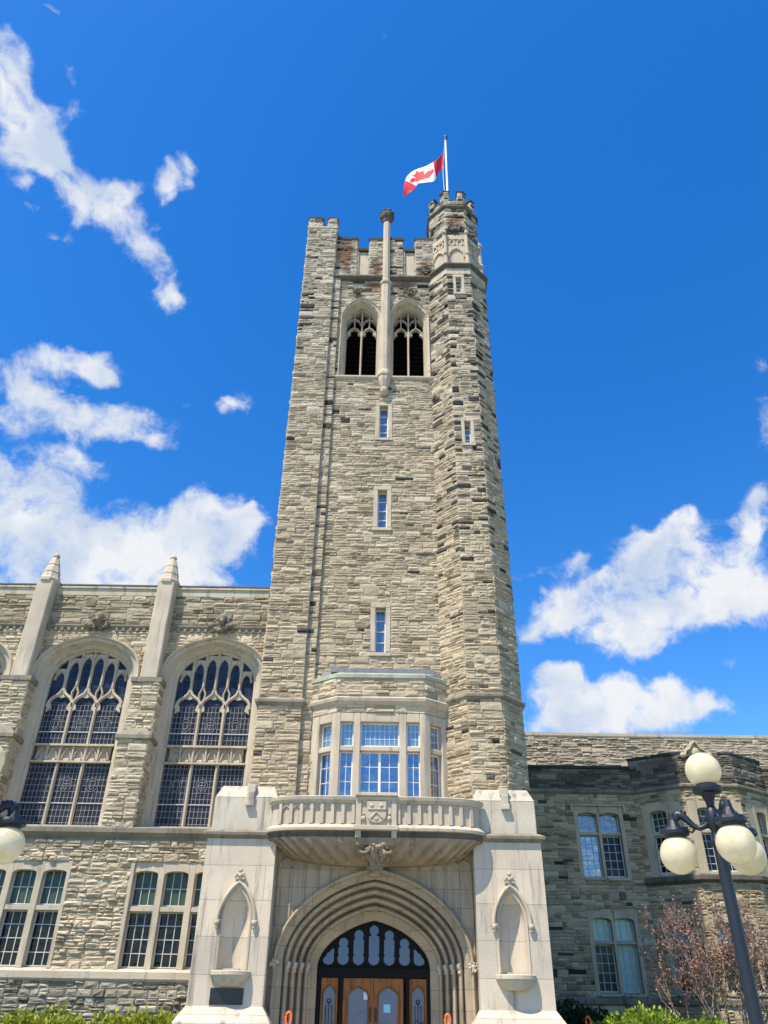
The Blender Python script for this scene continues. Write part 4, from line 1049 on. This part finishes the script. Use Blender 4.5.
# tall traceried windows
def tall_window(uc):
    mb = MB()
    inn = arch_path(uc,1.40,6.82,11.6,1.42,k=.22,n=44,q=3); ou = arch_path(uc,1.93,6.75,11.7,1.76,k=.22,n=44,q=3)
    arch_sweep(mb, FH, inn, ou, [(1.04,-.02),(1.05,.1),(.98,.17),(.88,.14),(.85,.06),(.7,.045),(.62,.02),(.55,-.06),(.4,-.2),(.18,-.3),(.14,-.36),(.06,-.38),(0,-.42),(0,-.62)])
    mb.fbox(FH, uc-1.75, uc+1.75, 6.7, 6.86, -.6, .05, slope=.04)
    w = mb.build('tall_window', M['dressed'], hall)
    t = MB(); d0, d1 = -.56, -.40; A = .44
    top = lambda x: 11.6+arch_z(x/1.40, 1.42, .22, 3)
    for x in (-A, A): t.ribbon(FH, [(uc+x,6.84),(uc+x,11.05)], .12, d0, d1)
    t.fbox(FH, uc-1.40, uc+1.40, 8.93, 9.02, d0, d1+.05, slope=.03); t.fbox(FH, uc-1.40, uc+1.40, 9.5, 9.6, d0, d1+.05, slope=.03)
    for k in range(3):
        c = uc-.885+.885*k
        t.prism(FH, [(c-.4,9.02),(c+.4,9.02),(c+.4,9.5),(c-.4,9.5)], d0, d0+.04)
        for q in (-.2, .2): t.ribbon(FH, [(c+q-.17,9.05),(c+q-.1,9.3),(c+q,9.42),(c+q+.1,9.3),(c+q+.17,9.05)], .07, d0+.03, d1-.03); t.fbox(FH, c+q-.1, c+q+.1, 9.02, 9.12, d0+.03, d1-.06, slope=.04)
        t.fbox(FH, c-.03, c+.03, 9.02, 9.5, d0+.03, d1)
        # ogee head of the light
        for s in (-1, 1):
            t.ribbon(FH, [(c+s*.445,10.9),(c+s*.42,11.08),(c+s*.34,11.22),(c+s*.2,11.32),(c+s*.08,11.43),(c,11.62)], .12, d0, d1)
            t.prism(FH, [(c+s*.44,10.72),(c+s*.27,10.84),(c+s*.31,11.0),(c+s*.38,11.12),(c+s*.44,11.1)], d0+.03, d1-.05)
        t.prism(FH, [(c-.2,11.3),(c,11.24),(c+.2,11.3),(c,11.5)], d0+.03, d1-.06)
        t.ribbon(FH, [(c,11.6),(c,top(c-uc)+.02)], .11, d0, d1)
    for x in (-A, A):
        for s in (-1, 1): t.ribbon(FH, [(uc+x,11.02),(uc+x+s*.10,11.3),(uc+x+s*.11,11.46),(uc+x,11.74)], .07, d0, d1-.02)
        t.ribbon(FH, [(uc+x,11.7),(uc+x,top(x)+.02)], .11, d0, d1)
    for k in range(6):      # rounded heads and feet of the upper lights
        c = uc-1.1+.44*k; zt = min(top(c-uc-.17), top(c-uc+.17))
        if zt > 11.9:
            t.ribbon(FH, [(c-.2,zt-.42),(c-.16,zt-.24),(c-.08,zt-.13),(c,zt-.09),(c+.08,zt-.13),(c+.16,zt-.24),(c+.2,zt-.42)], .09, d0+.01, d1-.03)
            t.prism(FH, [(c-.2,zt-.3),(c-.12,zt-.15),(c,zt-.1),(c+.12,zt-.15),(c+.2,zt-.3),(c+.2,zt+.02),(c-.2,zt+.02)], d0+.02, d1-.07)
    t.build('tracery', M['dressed'], w)
    g1 = MB(); g1.face([FH.P(uc-1.40,6.84,-.52),FH.P(uc+1.40,6.84,-.52),FH.P(uc+1.40,8.95,-.52),FH.P(uc-1.40,8.95,-.52)])
    g1.face([FH.P(uc-1.40,9.58,-.52),FH.P(uc+1.40,9.58,-.52),FH.P(uc+1.40,11.0,-.52),FH.P(uc-1.40,11.0,-.52)])
    g1.build('leaded_glass', M['leaded'], w)
    g2 = MB(); arch_fill(g2, FH, [(u, max(v,10.9)) for u, v in arch_path(uc,1.40,10.9,11.6,1.42,k=.22,n=44,nj=1,q=3)], -.525); g2.build('upper_glass', M['leaded_top'], w)
    b = MB()      # saddle bars and the little armorial roundels
    for z in (7.62, 8.0 if False else 7.62, 10.02): 
        if z != 7.62 or len(b.v) == 0: b.fbox(FH, uc-1.40, uc+1.40, z-.014, z+.014, -.515, -.49)
    b.build('glazing_bar', M['lead'], w)
    b = MB()
    for k in range(3):
        c = uc-.885+.885*k
        for z in (8.22, 10.3):
            if z < 9 and k == (0 if uc < -8 else 2): continue
            q = random.uniform(.85,1.1)
            sh = [(c-.11*q,z+.14*q),(c+.11*q,z+.14*q),(c+.12*q,z),(c+.07*q,z-.12*q),(c,z-.18*q),(c-.07*q,z-.12*q),(c-.12*q,z),(c-.11*q,z+.14*q)]
            b.ribbon(FH, sh, .018, -.515, -.50)
            if k == 1: b.ribbon(FH, [(c-.11,z+.03),(c+.11,z+.03)], .016, -.515, -.505); b.ribbon(FH, [(c,z+.13),(c,z-.16)], .016, -.515, -.503)
            b.ribbon(FH, [(c+.2*math.cos(2*math.pi*i/16),z+.23*math.sin(2*math.pi*i/16)) for i in range(17)], .014, -.515, -.50)
    b.build('armorial_roundel', M['came'], w)
for u in WC: tall_window(u)
# ground floor windows
def low_window(uc):
    mb = MB(); a, b = uc-1.30, uc+1.30
    lights = [(uc-1.27+.93*k, uc-1.27+.93*k+.74) for k in range(3)]; lights = [(uc-.37+.93*(k-1), uc+.37+.93*(k-1)) for k in range(3)]
    z0, t0, t1, zs, zt = 2.84, 4.28, 4.44, 5.24, 5.38
    mb.fbox(FG, uc-1.42, lights[0][0], 2.79, 5.66, -.3, .05); mb.fbox(FG, lights[2][1], uc+1.42, 2.79, 5.66, -.3, .05)
    for k in range(2): mb.fbox(FG, lights[k][1], lights[k+1][0], 2.79, 5.66, -.3, .0)
    for p, q in lights:
        c = (p+q)/2; w = (q-p)/2
        mb.fbox(FG, p, q, 2.7, z0, -.3, .02, slope=.05); mb.fbox(FG, p, q, t0, t1, -.3, -.03, slope=.03)
        mb.prism(FG, [(p,5.66),(p,zs)] + [(c-w*math.cos(math.pi*i/10), zs+(zt-zs)*math.sin(math.pi*i/10)**.6) for i in range(1,10)] + [(q,zs),(q,5.66)], -.3, -.005)
    w_ = mb.build('low_window', M['dressed'], hall, bevel=.015)
    bars = MB(); lo = MB(); hi = MB()
    for p, q in lights:
        sash(bars, FG, p, q, z0, t0, 3, 4, -.26, e=.03, bar=.022); sash(bars, FG, p, q, t1, zt+.02, 3, 2, -.26, e=.03, bar=.022)
        lo.face([FG.P(p,z0,-.25),FG.P(q,z0,-.25),FG.P(q,t0,-.25),FG.P(p,t0,-.25)]); hi.face([FG.P(p,t1,-.25),FG.P(q,t1,-.25),FG.P(q,zt+.05,-.25),FG.P(p,zt+.05,-.25)])
    bars.build('glazing_bar', M['lead'], w_); lo.build('lower_pane', M['glass_dark'], w_); hi.build('upper_pane', M['glass_green'], w_)
for u in GC: low_window(u)
# buttresses with pinnacles
for bc in BC:
    mb = MB(); h = .5
    def stage(y, z0, z1, h):
        stones(mb, Fr((bc-h,y),(bc+h,y)), 0, 2*h, z0, z1, Ln=(.3,.65), H=(.18,.3)); stones(mb, Fr((bc+h,y),(bc+h,26.5)), 0, 26.5-y, z0, z1, Ln=(.3,.6), H=(.18,.3)); stones(mb, Fr((bc-h,26.5),(bc-h,y)), 0, 26.5-y, z0, z1, Ln=(.3,.6), H=(.18,.3))
        mb.box(bc-h+.03, bc+h-.03, y+.03, 26.55, z0, z1)
    stage(25.72, 6.62, 9.5, .5); stage(25.95, 9.6, 11.5, .48)
    bu = mb.build('buttress', M['hall_stone'], hall)
    mb = MB(); F = front(25.72)
    mb.moulding([(bc-.5,26.5),(bc-.5,25.72),(bc+.5,25.72),(bc+.5,26.5)], [(0,9.38),(.11,9.42),(.11,9.54),(-.2,9.86)])
    mb.build('capping', M['dark_string'], bu); mb = MB()
    mb.moulding([(bc-.48,26.5),(bc-.48,25.95),(bc+.48,25.95),(bc+.48,26.5)], [(0,11.45),(.07,11.5),(.07,11.66),(-.15,11.74),(-.46,11.75)])
    mb.build('capping', M['dark_string'], bu)
    mb = MB(); c_ = [(bc-.30,26.02),(bc-.25,25.97),(bc+.29,25.97),(bc+.34,26.02),(bc+.34,26.56),(bc+.29,26.61),(bc-.25,26.61),(bc-.30,26.56)]
    mb.quadgrid([[(x,y,z) for x, y in c_] for z in (11.7,15.5)], True)
    pn = mb.build('pinnacle_shaft', M['dressed'], bu)
    mb = MB(); mb.lathe(bc+.02, 26.3, [(.34,15.46),(.42,15.52),(.43,15.64),(.37,15.70),(.31,15.94),(.325,15.96),(.315,15.99),(.22,16.3),(.235,16.32),(.22,16.36),(.11,16.68),(.14,16.71),(.12,16.78),(.06,16.86)], 8, rot=math.pi/8)
    mb.build('pinnacle', M['dressed'], bu)

# ------------------------------------------------------------------ wing on the right
wing = thing('stone_wing', (13,36.5,.6), 'dark weathered two storey stone wing with a canted bay, shaded by the tower', 'building')
FW = front(36.5); XA, XB = 4.9, 26
BP = [(11.6,36.5),(13.5,35.2),(15.9,35.2),(17.8,36.5)]
mb = MB(); pp = MB()
W2 = (8.95,10.82,7.02,9.66); W1 = (9.02,10.8,2.74,5.42)
hl = [hole(W2[0]-.16,W2[1]+.16,W2[2]-.12,W2[3]+.25), hole(W1[0]-.16,W1[1]+.16,W1[2]-.2,W1[3]+.22), hole(19.6,21.9,6.9,9.9), hole(19.6,21.9,2.6,5.6)]
bk = [W2[2]-.12,W2[3]+.25,W1[2]-.2,W1[3]+.22]
dkw = lambda u, v: .025
stones(mb, FW, XA, 11.6, .6, 10.45, hl, H=(.16,.3), Ln=(.26,.75), breaks=bk, dark=dkw)
stones(mb, FW, 17.8, XB, .6, 10.45, hl, H=(.16,.3), Ln=(.26,.75), breaks=bk, dark=dkw)
stones(pp, FW, XA, 11.6, 10.66, 11.6, H=(.18,.3), Ln=(.35,.9)); stones(pp, FW, 17.8, XB, 10.66, 11.6, H=(.18,.3), Ln=(.35,.9))
bayF = [Fr(BP[i], BP[i+1]) for i in range(3)]
BW = [(.62,1.35),(.40,2.0),(1.0,1.7)]
for i, F in enumerate(bayF):
    a, b = BW[i]
    hh = [hole(.28,F.len-.28 if i != 1 else F.len,7.0,9.95)] if i != 1 else [hole(0,F.len,7.0,9.95)]
    hh.append(hole((.22 if i == 1 else a)-.14,(1.75 if i == 1 else b)+.14,2.6,5.45))
    stones(mb, F, 0, F.len, .6, 10.45, hh, H=(.16,.3), Ln=(.25,.7), breaks=[7.0,9.95,2.6,5.45], dark=dkw)
    stones(pp, F, 0, F.len, 10.66, 12.1 if i == 1 else 11.95, H=(.18,.3), Ln=(.3,.8))
    pp.fbox(F, .03, F.len-.03, 10.5, 11.95, -.4, -.02)
mb.box(XA,XB,36.95,44,.6,11.0); mb.box(XA,XB,36.6,36.95,10.4,11.0)
for x0, x1 in ((XA,11.65),(17.75,XB)): pp.box(x0,x1,36.55,36.95,10.5,11.6)
mb.build('wall', [M['wing_stone'], M['soot_stone']], wing)
pr_ = pp.build('parapet', M['parapet_stone'], wing)
for x0, x1 in ((XA,11.65),(17.75,XB)):
    mb = MB(); mb.moulding([(x0,36.5),(x1,36.5)], [(-.02,11.58),(.07,11.62),(.07,11.74),(-.42,11.82)]); mb.build('coping', M['coping_black'], wing)
for i, F in enumerate(bayF):      # saddled parapet with stepped merlons
    L_ = F.len
    for a, b, z in (((0,L_*.42,12.15),(L_*.42+.12,L_,12.15)) if i != 1 else ((0,.55,12.15),(1.85,L_,12.15))):
        mb = MB(); mb.fbox(F, a, b, z-.2, z, -.45, .06, slope=.06); mb.build('coping', M['coping_black'], wing, bevel=.02)
mb = MB(); F = bayF[1]
mb.prism(F, [(.5,11.9),(1.9,11.9),(1.9,12.1),(1.6,12.2),(1.4,12.42),(1.2,12.62),(1.0,12.42),(.8,12.2),(.5,12.1)], -.3, .05)
mb.ribbon(F, [(.7,11.9),(.76,12.1),(.95,12.2),(1.08,12.4),(1.2,12.52),(1.32,12.4),(1.45,12.2),(1.64,12.1),(1.7,11.9)], .12, .04, .16)
mb.ball(F.P(1.2,12.05,.06), .2, 7, sq=(1,.5,1.1)); 
for u in (.6, 1.8): mb.ball(F.P(u,11.9,.08), .14, 6)
mb.v = [(x-.35*.99, y, z) for x, y, z in mb.v]; mb.build('carved_crest', M['wing_trim'], wing)
mb = MB(); lp = [(-.02,10.42),(.03,10.46),(.13,10.54),(.13,10.62),(-.02,10.72)]
mb.moulding([(XA,36.5)]+BP+[(XB,36.5)], lp); mb.build('string_course', M['dark_string'], wing); mb = MB()
mb.moulding(BP, [(-.02,6.6),(.06,6.66),(.2,6.76),(.2,6.92),(-.05,7.0)]); mb.build('sill_course', M['soot_string'], wing); mb = MB()
mb.moulding([(XA,36.5)]+BP+[(XB,36.5)], [(0,2.28),(.1,2.34),(.12,2.5),(0,2.58)])
mb.build('string_course', M['dark_string'], wing)
def two_light(F, a, b, z0, z1, tr, n, hoodm, glm, nm='window', d0=-.34):
    mb = MB(); ms = .13; w = (b-a-ms*(n-1))/n; li = [(a+(w+ms)*i, a+(w+ms)*i+w) for i in range(n)]
    mb.fbox(F, a-.18, a, z0-.14, z1+.26, d0, .04); mb.fbox(F, b, b+.18, z0-.14, z1+.26, d0, .04)
    for (p, q), (p2, q2) in zip(li, li[1:]): mb.fbox(F, q, p2, z0-.14, z1+.26, d0, -.02)
    for p, q in li:
        c = (p+q)/2; h = (q-p)/2
        mb.fbox(F, p, q, z0-.16, z0, d0, .09, slope=.05); mb.fbox(F, p, q, tr-.07, tr+.07, d0, -.05, slope=.03)
        mb.prism(F, [(p,z1+.26),(p,z1-.16)]+[(c-h*math.cos(math.pi*i/10), z1-.16+.15*math.sin(math.pi*i/10)**.7) for i in range(1,10)]+[(q,z1-.16),(q,z1+.26)], d0, .035)
    if hoodm:
        mb.fbox(F, a-.3, b+.3, z1+.26, z1+.38, -.02, .13, slope=.04); mb.fbox(F, a-.3, a-.2, z1-.02, z1+.26, -.02, .12); mb.fbox(F, b+.2, b+.3, z1-.02, z1+.26, -.02, .12)
    o = mb.build(nm, M['wing_trim'], wing, bevel=.015)
    bars = MB()
    for i, (p, q) in enumerate(li):
        sash(bars, F, p, q, z0, tr-.07, 3, 5, d0+.04, e=.05, bar=.022); sash(bars, F, p, q, tr+.07, z1, 3, 3, d0+.04, e=.05, bar=.022)
        g1 = MB(); g1.face([F.P(p,z0,d0+.05),F.P(q,z0,d0+.05),F.P(q,tr,d0+.05),F.P(p,tr,d0+.05)]); g1.build('lower_pane', M[glm[2*i]], o)
        g2 = MB(); g2.face([F.P(p,tr,d0+.05),F.P(q,tr,d0+.05),F.P(q,z1,d0+.05),F.P(p,z1,d0+.05)]); g2.build('upper_pane', M[glm[2*i+1]], o)
    bars.build('frame', M['lead'], o)
two_light(FW, *W2, 8.78, 2, True, ('glass_sky_tint','glass_slit','glass_dark','glass_slit'))
two_light(FW, *W1, 4.52, 2, False, ('glass_green','glass_teal','glass_teal','glass_teal'))
two_light(FW, 19.85,21.65,7.02,9.66, 8.78, 2, True, ('glass_dark','glass_green')*2)
two_light(FW, 19.85,21.65,2.74,5.42, 4.52, 2, False, ('glass_dark','glass_green')*2)
for i, F in enumerate(bayF):
    a, b = BW[i]; n = 2 if i == 1 else 1
    two_light(F, a, b, 7.12, 9.66, 8.7, n, False, ('glass_dark','glass_green')*2)
    two_light(F, *((.22,1.75) if i == 1 else (a, b)), 2.78, 5.2, 4.4, n, False, ('glass_dark','glass_teal')*2)
    for p, q in ((.0 if i == 1 else .28, a-.18), (b+.18, F.len)):
        if q-p > .05: mb = MB(); mb.fbox(F, p+.004, q-.004, 7.0, 9.925, -.3, .02); mb.build('window_panel', M['wing_trim'], wing)
    mb = MB(); mb.fbox(F, .02, F.len-.02, 9.925, 10.02, -.3, .018); mb.build('window_band', M['wing_trim'], wing)
mb = MB(); mb.box(XA,XB,36.5,44,11.0,11.1); mb.build('roof', M['roof'], wing)

# ------------------------------------------------------------------ taller hall behind the wing
rear = thing('lecture_hall', (20,45,.6), 'plain paler stone block rising behind the dark wing', 'building')
mb = MB(); stones(mb, front(45), 3, 48, 9.5, 15.75, H=(.2,.34), Ln=(.35,.95), rel=1.5); mb.box(3,48,45.05,56,.6,15.75); mb.build('wall', M['rear_stone'], rear)
mb = MB(); mb.moulding([(3,56),(3,45),(48,45),(48,56)], [(-.02,15.72),(.05,15.76),(.08,15.84),(.08,16.0),(-.4,16.06)]); mb.build('coping', M['coping'], rear)
mb = MB(); mb.box(3,48,45,56,15.9,16.0); mb.build('roof', M['roof'], rear)

# ------------------------------------------------------------------ street lamps
lamp = thing('street_lamp', (3.72,9,gz(9)), 'dark blue iron lamp post whose four opal globes show whole, before the stone wing', 'street lamp', 'four globe lamp posts')
lx, ly, lz = 3.72, 9, gz(9)
mb = MB(); mb.lathe(lx, ly, [(.26,lz),(.26,lz+.18),(.22,lz+.22),(.2,lz+.5),(.14,lz+.62),(.12,lz+.9),(.1,lz+.95)], 12); mb.build('base', M['iron'], lamp)
mb = MB(); rows = []
for z, r in ((lz+.9,.076),(lz+1.5,.071),(3.26,.061)):
    rows.append([(lx+r*math.cos(2*math.pi*k/32), ly+r*math.sin(2*math.pi*k/32), z) for k in range(32)])
mb.quadgrid(rows, True); mb.lathe(lx, ly, [(.068,3.25),(.09,3.27),(.09,3.31),(.06,3.33),(.05,3.42),(.075,3.45),(.075,3.62),(.045,3.66),(.04,3.7)], 14); mb.build('post', M['iron'], lamp, smooth=True)
def holder(mb, x, y, z, s):       # s=+1 under a globe, -1 over it
    mb.lathe(x, y, [(r, z+s*h) for r, h in ((.035,-.22),(.05,-.14),(.085,-.06),(.15,-.05),(.16,-.02),(.16,.01),(.12,.03),(.105,.06),(.105,.10))][::s], 18)
mb = MB(); holder(mb, lx, ly, 3.87, 1); mb.build('globe_holder', M['iron'], lamp)
MB().ball((lx,ly,4.07), .197, 16).build('globe', M['globe'], lamp, smooth=True)
for k in range(3):
    a = R(270+120*k); dx, dy = math.cos(a), math.sin(a)
    P = lambda r, z: (lx+dx*r, ly+dy*r, z)
    mb = MB()
    pts = [(.06,3.5),(.1,3.47),(.16,3.455),(.22,3.48),(.27,3.54),(.32,3.60),(.37,3.62),(.41,3.59),(.435,3.52),(.44,3.46)]
    mb.tube([P(r,z) for r, z in pts], [.03,.03,.03,.032,.036,.045,.055,.06,.055,.05], 8)
    mb.tube([P(.1+.045*math.cos(t)*(1-t/11),3.53+.045*math.sin(t)*(1-t/11)) for t in [i*.6 for i in range(15)]], [.016-.0006*i for i in range(15)], 6)
    mb.tube([P(.2,3.47),P(.25,3.42),P(.3,3.44),P(.29,3.49)], [.015,.014,.012,.008], 6)
    for i in range(4): mb.ball(P(.30+.04*i,3.63+.012*(1.5-abs(i-1.5))), .028, 4)
    mb.build('arm', M['iron'], lamp, smooth=True)
    mb = MB(); holder(mb, lx+dx*.44, ly+dy*.44, 3.42, -1); mb.build('globe_holder', M['iron'], lamp)
    MB().ball((lx+dx*.44,ly+dy*.44,3.2), .2, 16).build('globe', M['globe'], lamp, smooth=True)
l2 = copy_tree(lamp)
l2.location = (-4.54, 9, gz(9)); l2['label'] = 'dark iron lamp post cut off by the edge before the tall arched windows'

# ------------------------------------------------------------------ traffic posts
def post(x, y, z, lab):
    p = thing('traffic_post', (x,y,z), lab, 'traffic post', 'orange traffic posts by the entrance')
    return p
pp0 = post(-2.1,22.0,.6,'orange looped traffic post left of the entrance doors')
mb = MB(); mb.lathe(-2.1,22.0,[(.2,.6),(.2,.64),(.1,.7),(.06,.7)],10); mb.build('base', M['rubber'], pp0)
MB().lathe(-2.1,22.0,[(.055,.7),(.05,1.56)],12).build('tube', M['orange'], pp0, smooth=True)
mb = MB(); mb.lathe(-2.1,22.0,[(.058,1.0),(.057,1.12)],12); mb.lathe(-2.1,22.0,[(.057,1.25),(.056,1.37)],12); mb.build('reflective_band', M['reflect'], pp0)
MB().tube([(-2.1-.05,22,1.54)]+[(-2.1-.065*math.cos(math.pi*i/10),22,1.68+.11*math.sin(math.pi*i/10)) for i in range(11)]+[(-2.05,22,1.54)], .026, 8).build('handle', M['orange'], pp0, smooth=True)
c = copy_tree(pp0); c.location = (1.7,22.0,.6); c['label'] = 'orange looped traffic post right of the entrance doors'
c = copy_tree(pp0); c.location = (5.75,25.0,.62); c['label'] = 'orange traffic post among the shrubs right of the portal'

# ------------------------------------------------------------------ planting
def shrub(name, x, y, z, rx, ry, h, n, leaf, mt, label, grp, seed):
    rg = random.Random(seed); t = thing(name, (x,y,z), label, 'shrub', grp)
    mb = MB()
    clumps = [(rg.uniform(-.85,.85)*rx, rg.uniform(-.8,.8)*ry, rg.uniform(.35,.86)*h, rg.uniform(.22,.42)) for _ in range(16)]
    for i in range(n):
        cx, cy, cz, cr = clumps[i % 16]
        d = Vector((rg.gauss(0,1), rg.gauss(0,1), rg.gauss(0,1))).normalized(); k = cr*h*rg.uniform(.55,1.05)
        p = Vector((x+cx+d.x*k*1.15, y+cy+d.y*k, max(z+.05, z+cz+d.z*k*.8)))
        if rg.random() < .1: p.z += rg.uniform(0,.16)
        a = (d+Vector((rg.uniform(-.6,.6), rg.uniform(-.6,.6), rg.uniform(.1,1.0)))).normalized(); s = a.cross(Vector((rg.uniform(-1,1), rg.uniform(-1,1), rg.uniform(-1,1)))).normalized()
        l = leaf*rg.uniform(.7,1.5); w = l*.34
        mb.face([tuple(p), tuple(p+a*l*.5+s*w), tuple(p+a*l), tuple(p+a*l*.5-s*w)])
    mb.build('foliage', mt, t)
    st = MB()
    for i in range(7):
        a = rg.uniform(0, 6.28); st.tube([(x,y,z),(x+math.cos(a)*rx*.4,y+math.sin(a)*ry*.4,z+h*.4),(x+math.cos(a)*rx*.7,y+math.sin(a)*ry*.7,z+h*.75)], [.03,.02,.008], 5)
    st.build('stem', M['bark'], t)
    return t
for i, (x, h, lab) in enumerate(((-9.9,1.1,'yellow green juniper at the far left foot of the hall plinth'),(-8.75,1.3,'broad yellow green juniper below the leftmost full ground floor window'),(-7.55,1.22,'yellow green juniper at the hall plinth between the two ground floor windows'),(-6.35,1.28,'yellow green juniper below the ground floor window beside the portal'),(-5.45,1.24,'yellow green juniper nearest the left foot of the stone portal'))):
    shrub('juniper', x, 24.3, .6, .72, .5, h-.24, 3600, .1, M['juniper'], lab, 'junipers along the hall plinth', 30+i)
for i, (x, y, h, lab) in enumerate(((6.75,26.2,1.36,'bright lime green shrub nearest the right foot of the portal'),(7.8,26.5,1.46,'tallest bright lime green shrub, in front of the stone wing'),(9.1,26.3,1.32,'bright lime green shrub at the foot of the reddish budding tree'))):
    shrub('lime_shrub', x, y, .6, .7, .5, h-.2, 4200, .1, M['lime'], lab, 'lime green shrubs before the wing', 50+i)
for i, (x, y, h) in enumerate(((6.6,33.5,1.6),(8.1,34.0,1.5))):
    shrub('yew', x, y, .6, .75, .6, h, 3000, .12, M['yew'], ['dark green yew in the shade just right of the portal pier','dark green yew behind the tallest lime shrub against the wing'][i], 'dark yews against the wing', 70+i)
# budding copper-leaved tree with many upright stems
tx, ty = 11.9, 30.0
tree = thing('budding_tree', (tx,ty,.6), 'small multi-stemmed tree with bare twigs and reddish brown young leaves', 'tree')
rg = random.Random(11); mb = MB(); lf = MB()
def grow(p, d, l, r, lev):
    n = 5; pts = [p]; q = p.copy(); dd = d.copy()
    for i in range(n):
        dd = (dd+Vector((rg.uniform(-.16,.16), rg.uniform(-.16,.16), rg.uniform(-.05,.14)))).normalized(); q = q+dd*l/n; pts.append(q.copy())
    mb.tube(pts, [r*(1-.6*i/n) for i in range(n+1)], 6 if lev == 0 else 4)
    if lev < 3:
        for i in range(4 if lev else 5):
            k = rg.randint(2, n); a = (pts[k]-pts[k-1]).normalized()
            nd = (a+Vector((rg.uniform(-.75,.75), rg.uniform(-.75,.75), rg.uniform(-.1,.55)))).normalized()
            grow(pts[k], nd, l*rg.uniform(.42,.62), r*.5, lev+1)
    if lev >= 2:
        for i in range(7):
            k = rg.randint(1, n); p_ = pts[k]+Vector((rg.gauss(0,.05), rg.gauss(0,.05), rg.gauss(0,.05)))
            a = Vector((rg.uniform(-1,1), rg.uniform(-1,1), rg.uniform(-.8,.8))).normalized(); s = a.cross(Vector((rg.uniform(-1,1), rg.uniform(-1,1), rg.uniform(-1,1)))).normalized()
            L_ = rg.uniform(.06,.12); lf.face([tuple(p_), tuple(p_+a*L_*.5+s*L_*.3), tuple(p_+a*L_), tuple(p_+a*L_*.5-s*L_*.3)])
for i in range(15):
    a = i*2.4; sp = rg.uniform(.2,1.0)
    grow(Vector((tx+.25*math.cos(a),ty+.25*math.sin(a),.55)), Vector((math.cos(a)*sp, math.sin(a)*sp*.8, 1)).normalized(), rg.uniform(2.3,3.2), rg.uniform(.03,.055), 0)
mb.build('trunk', M['bark'], tree); lf.build('crown', M['bud'], tree)
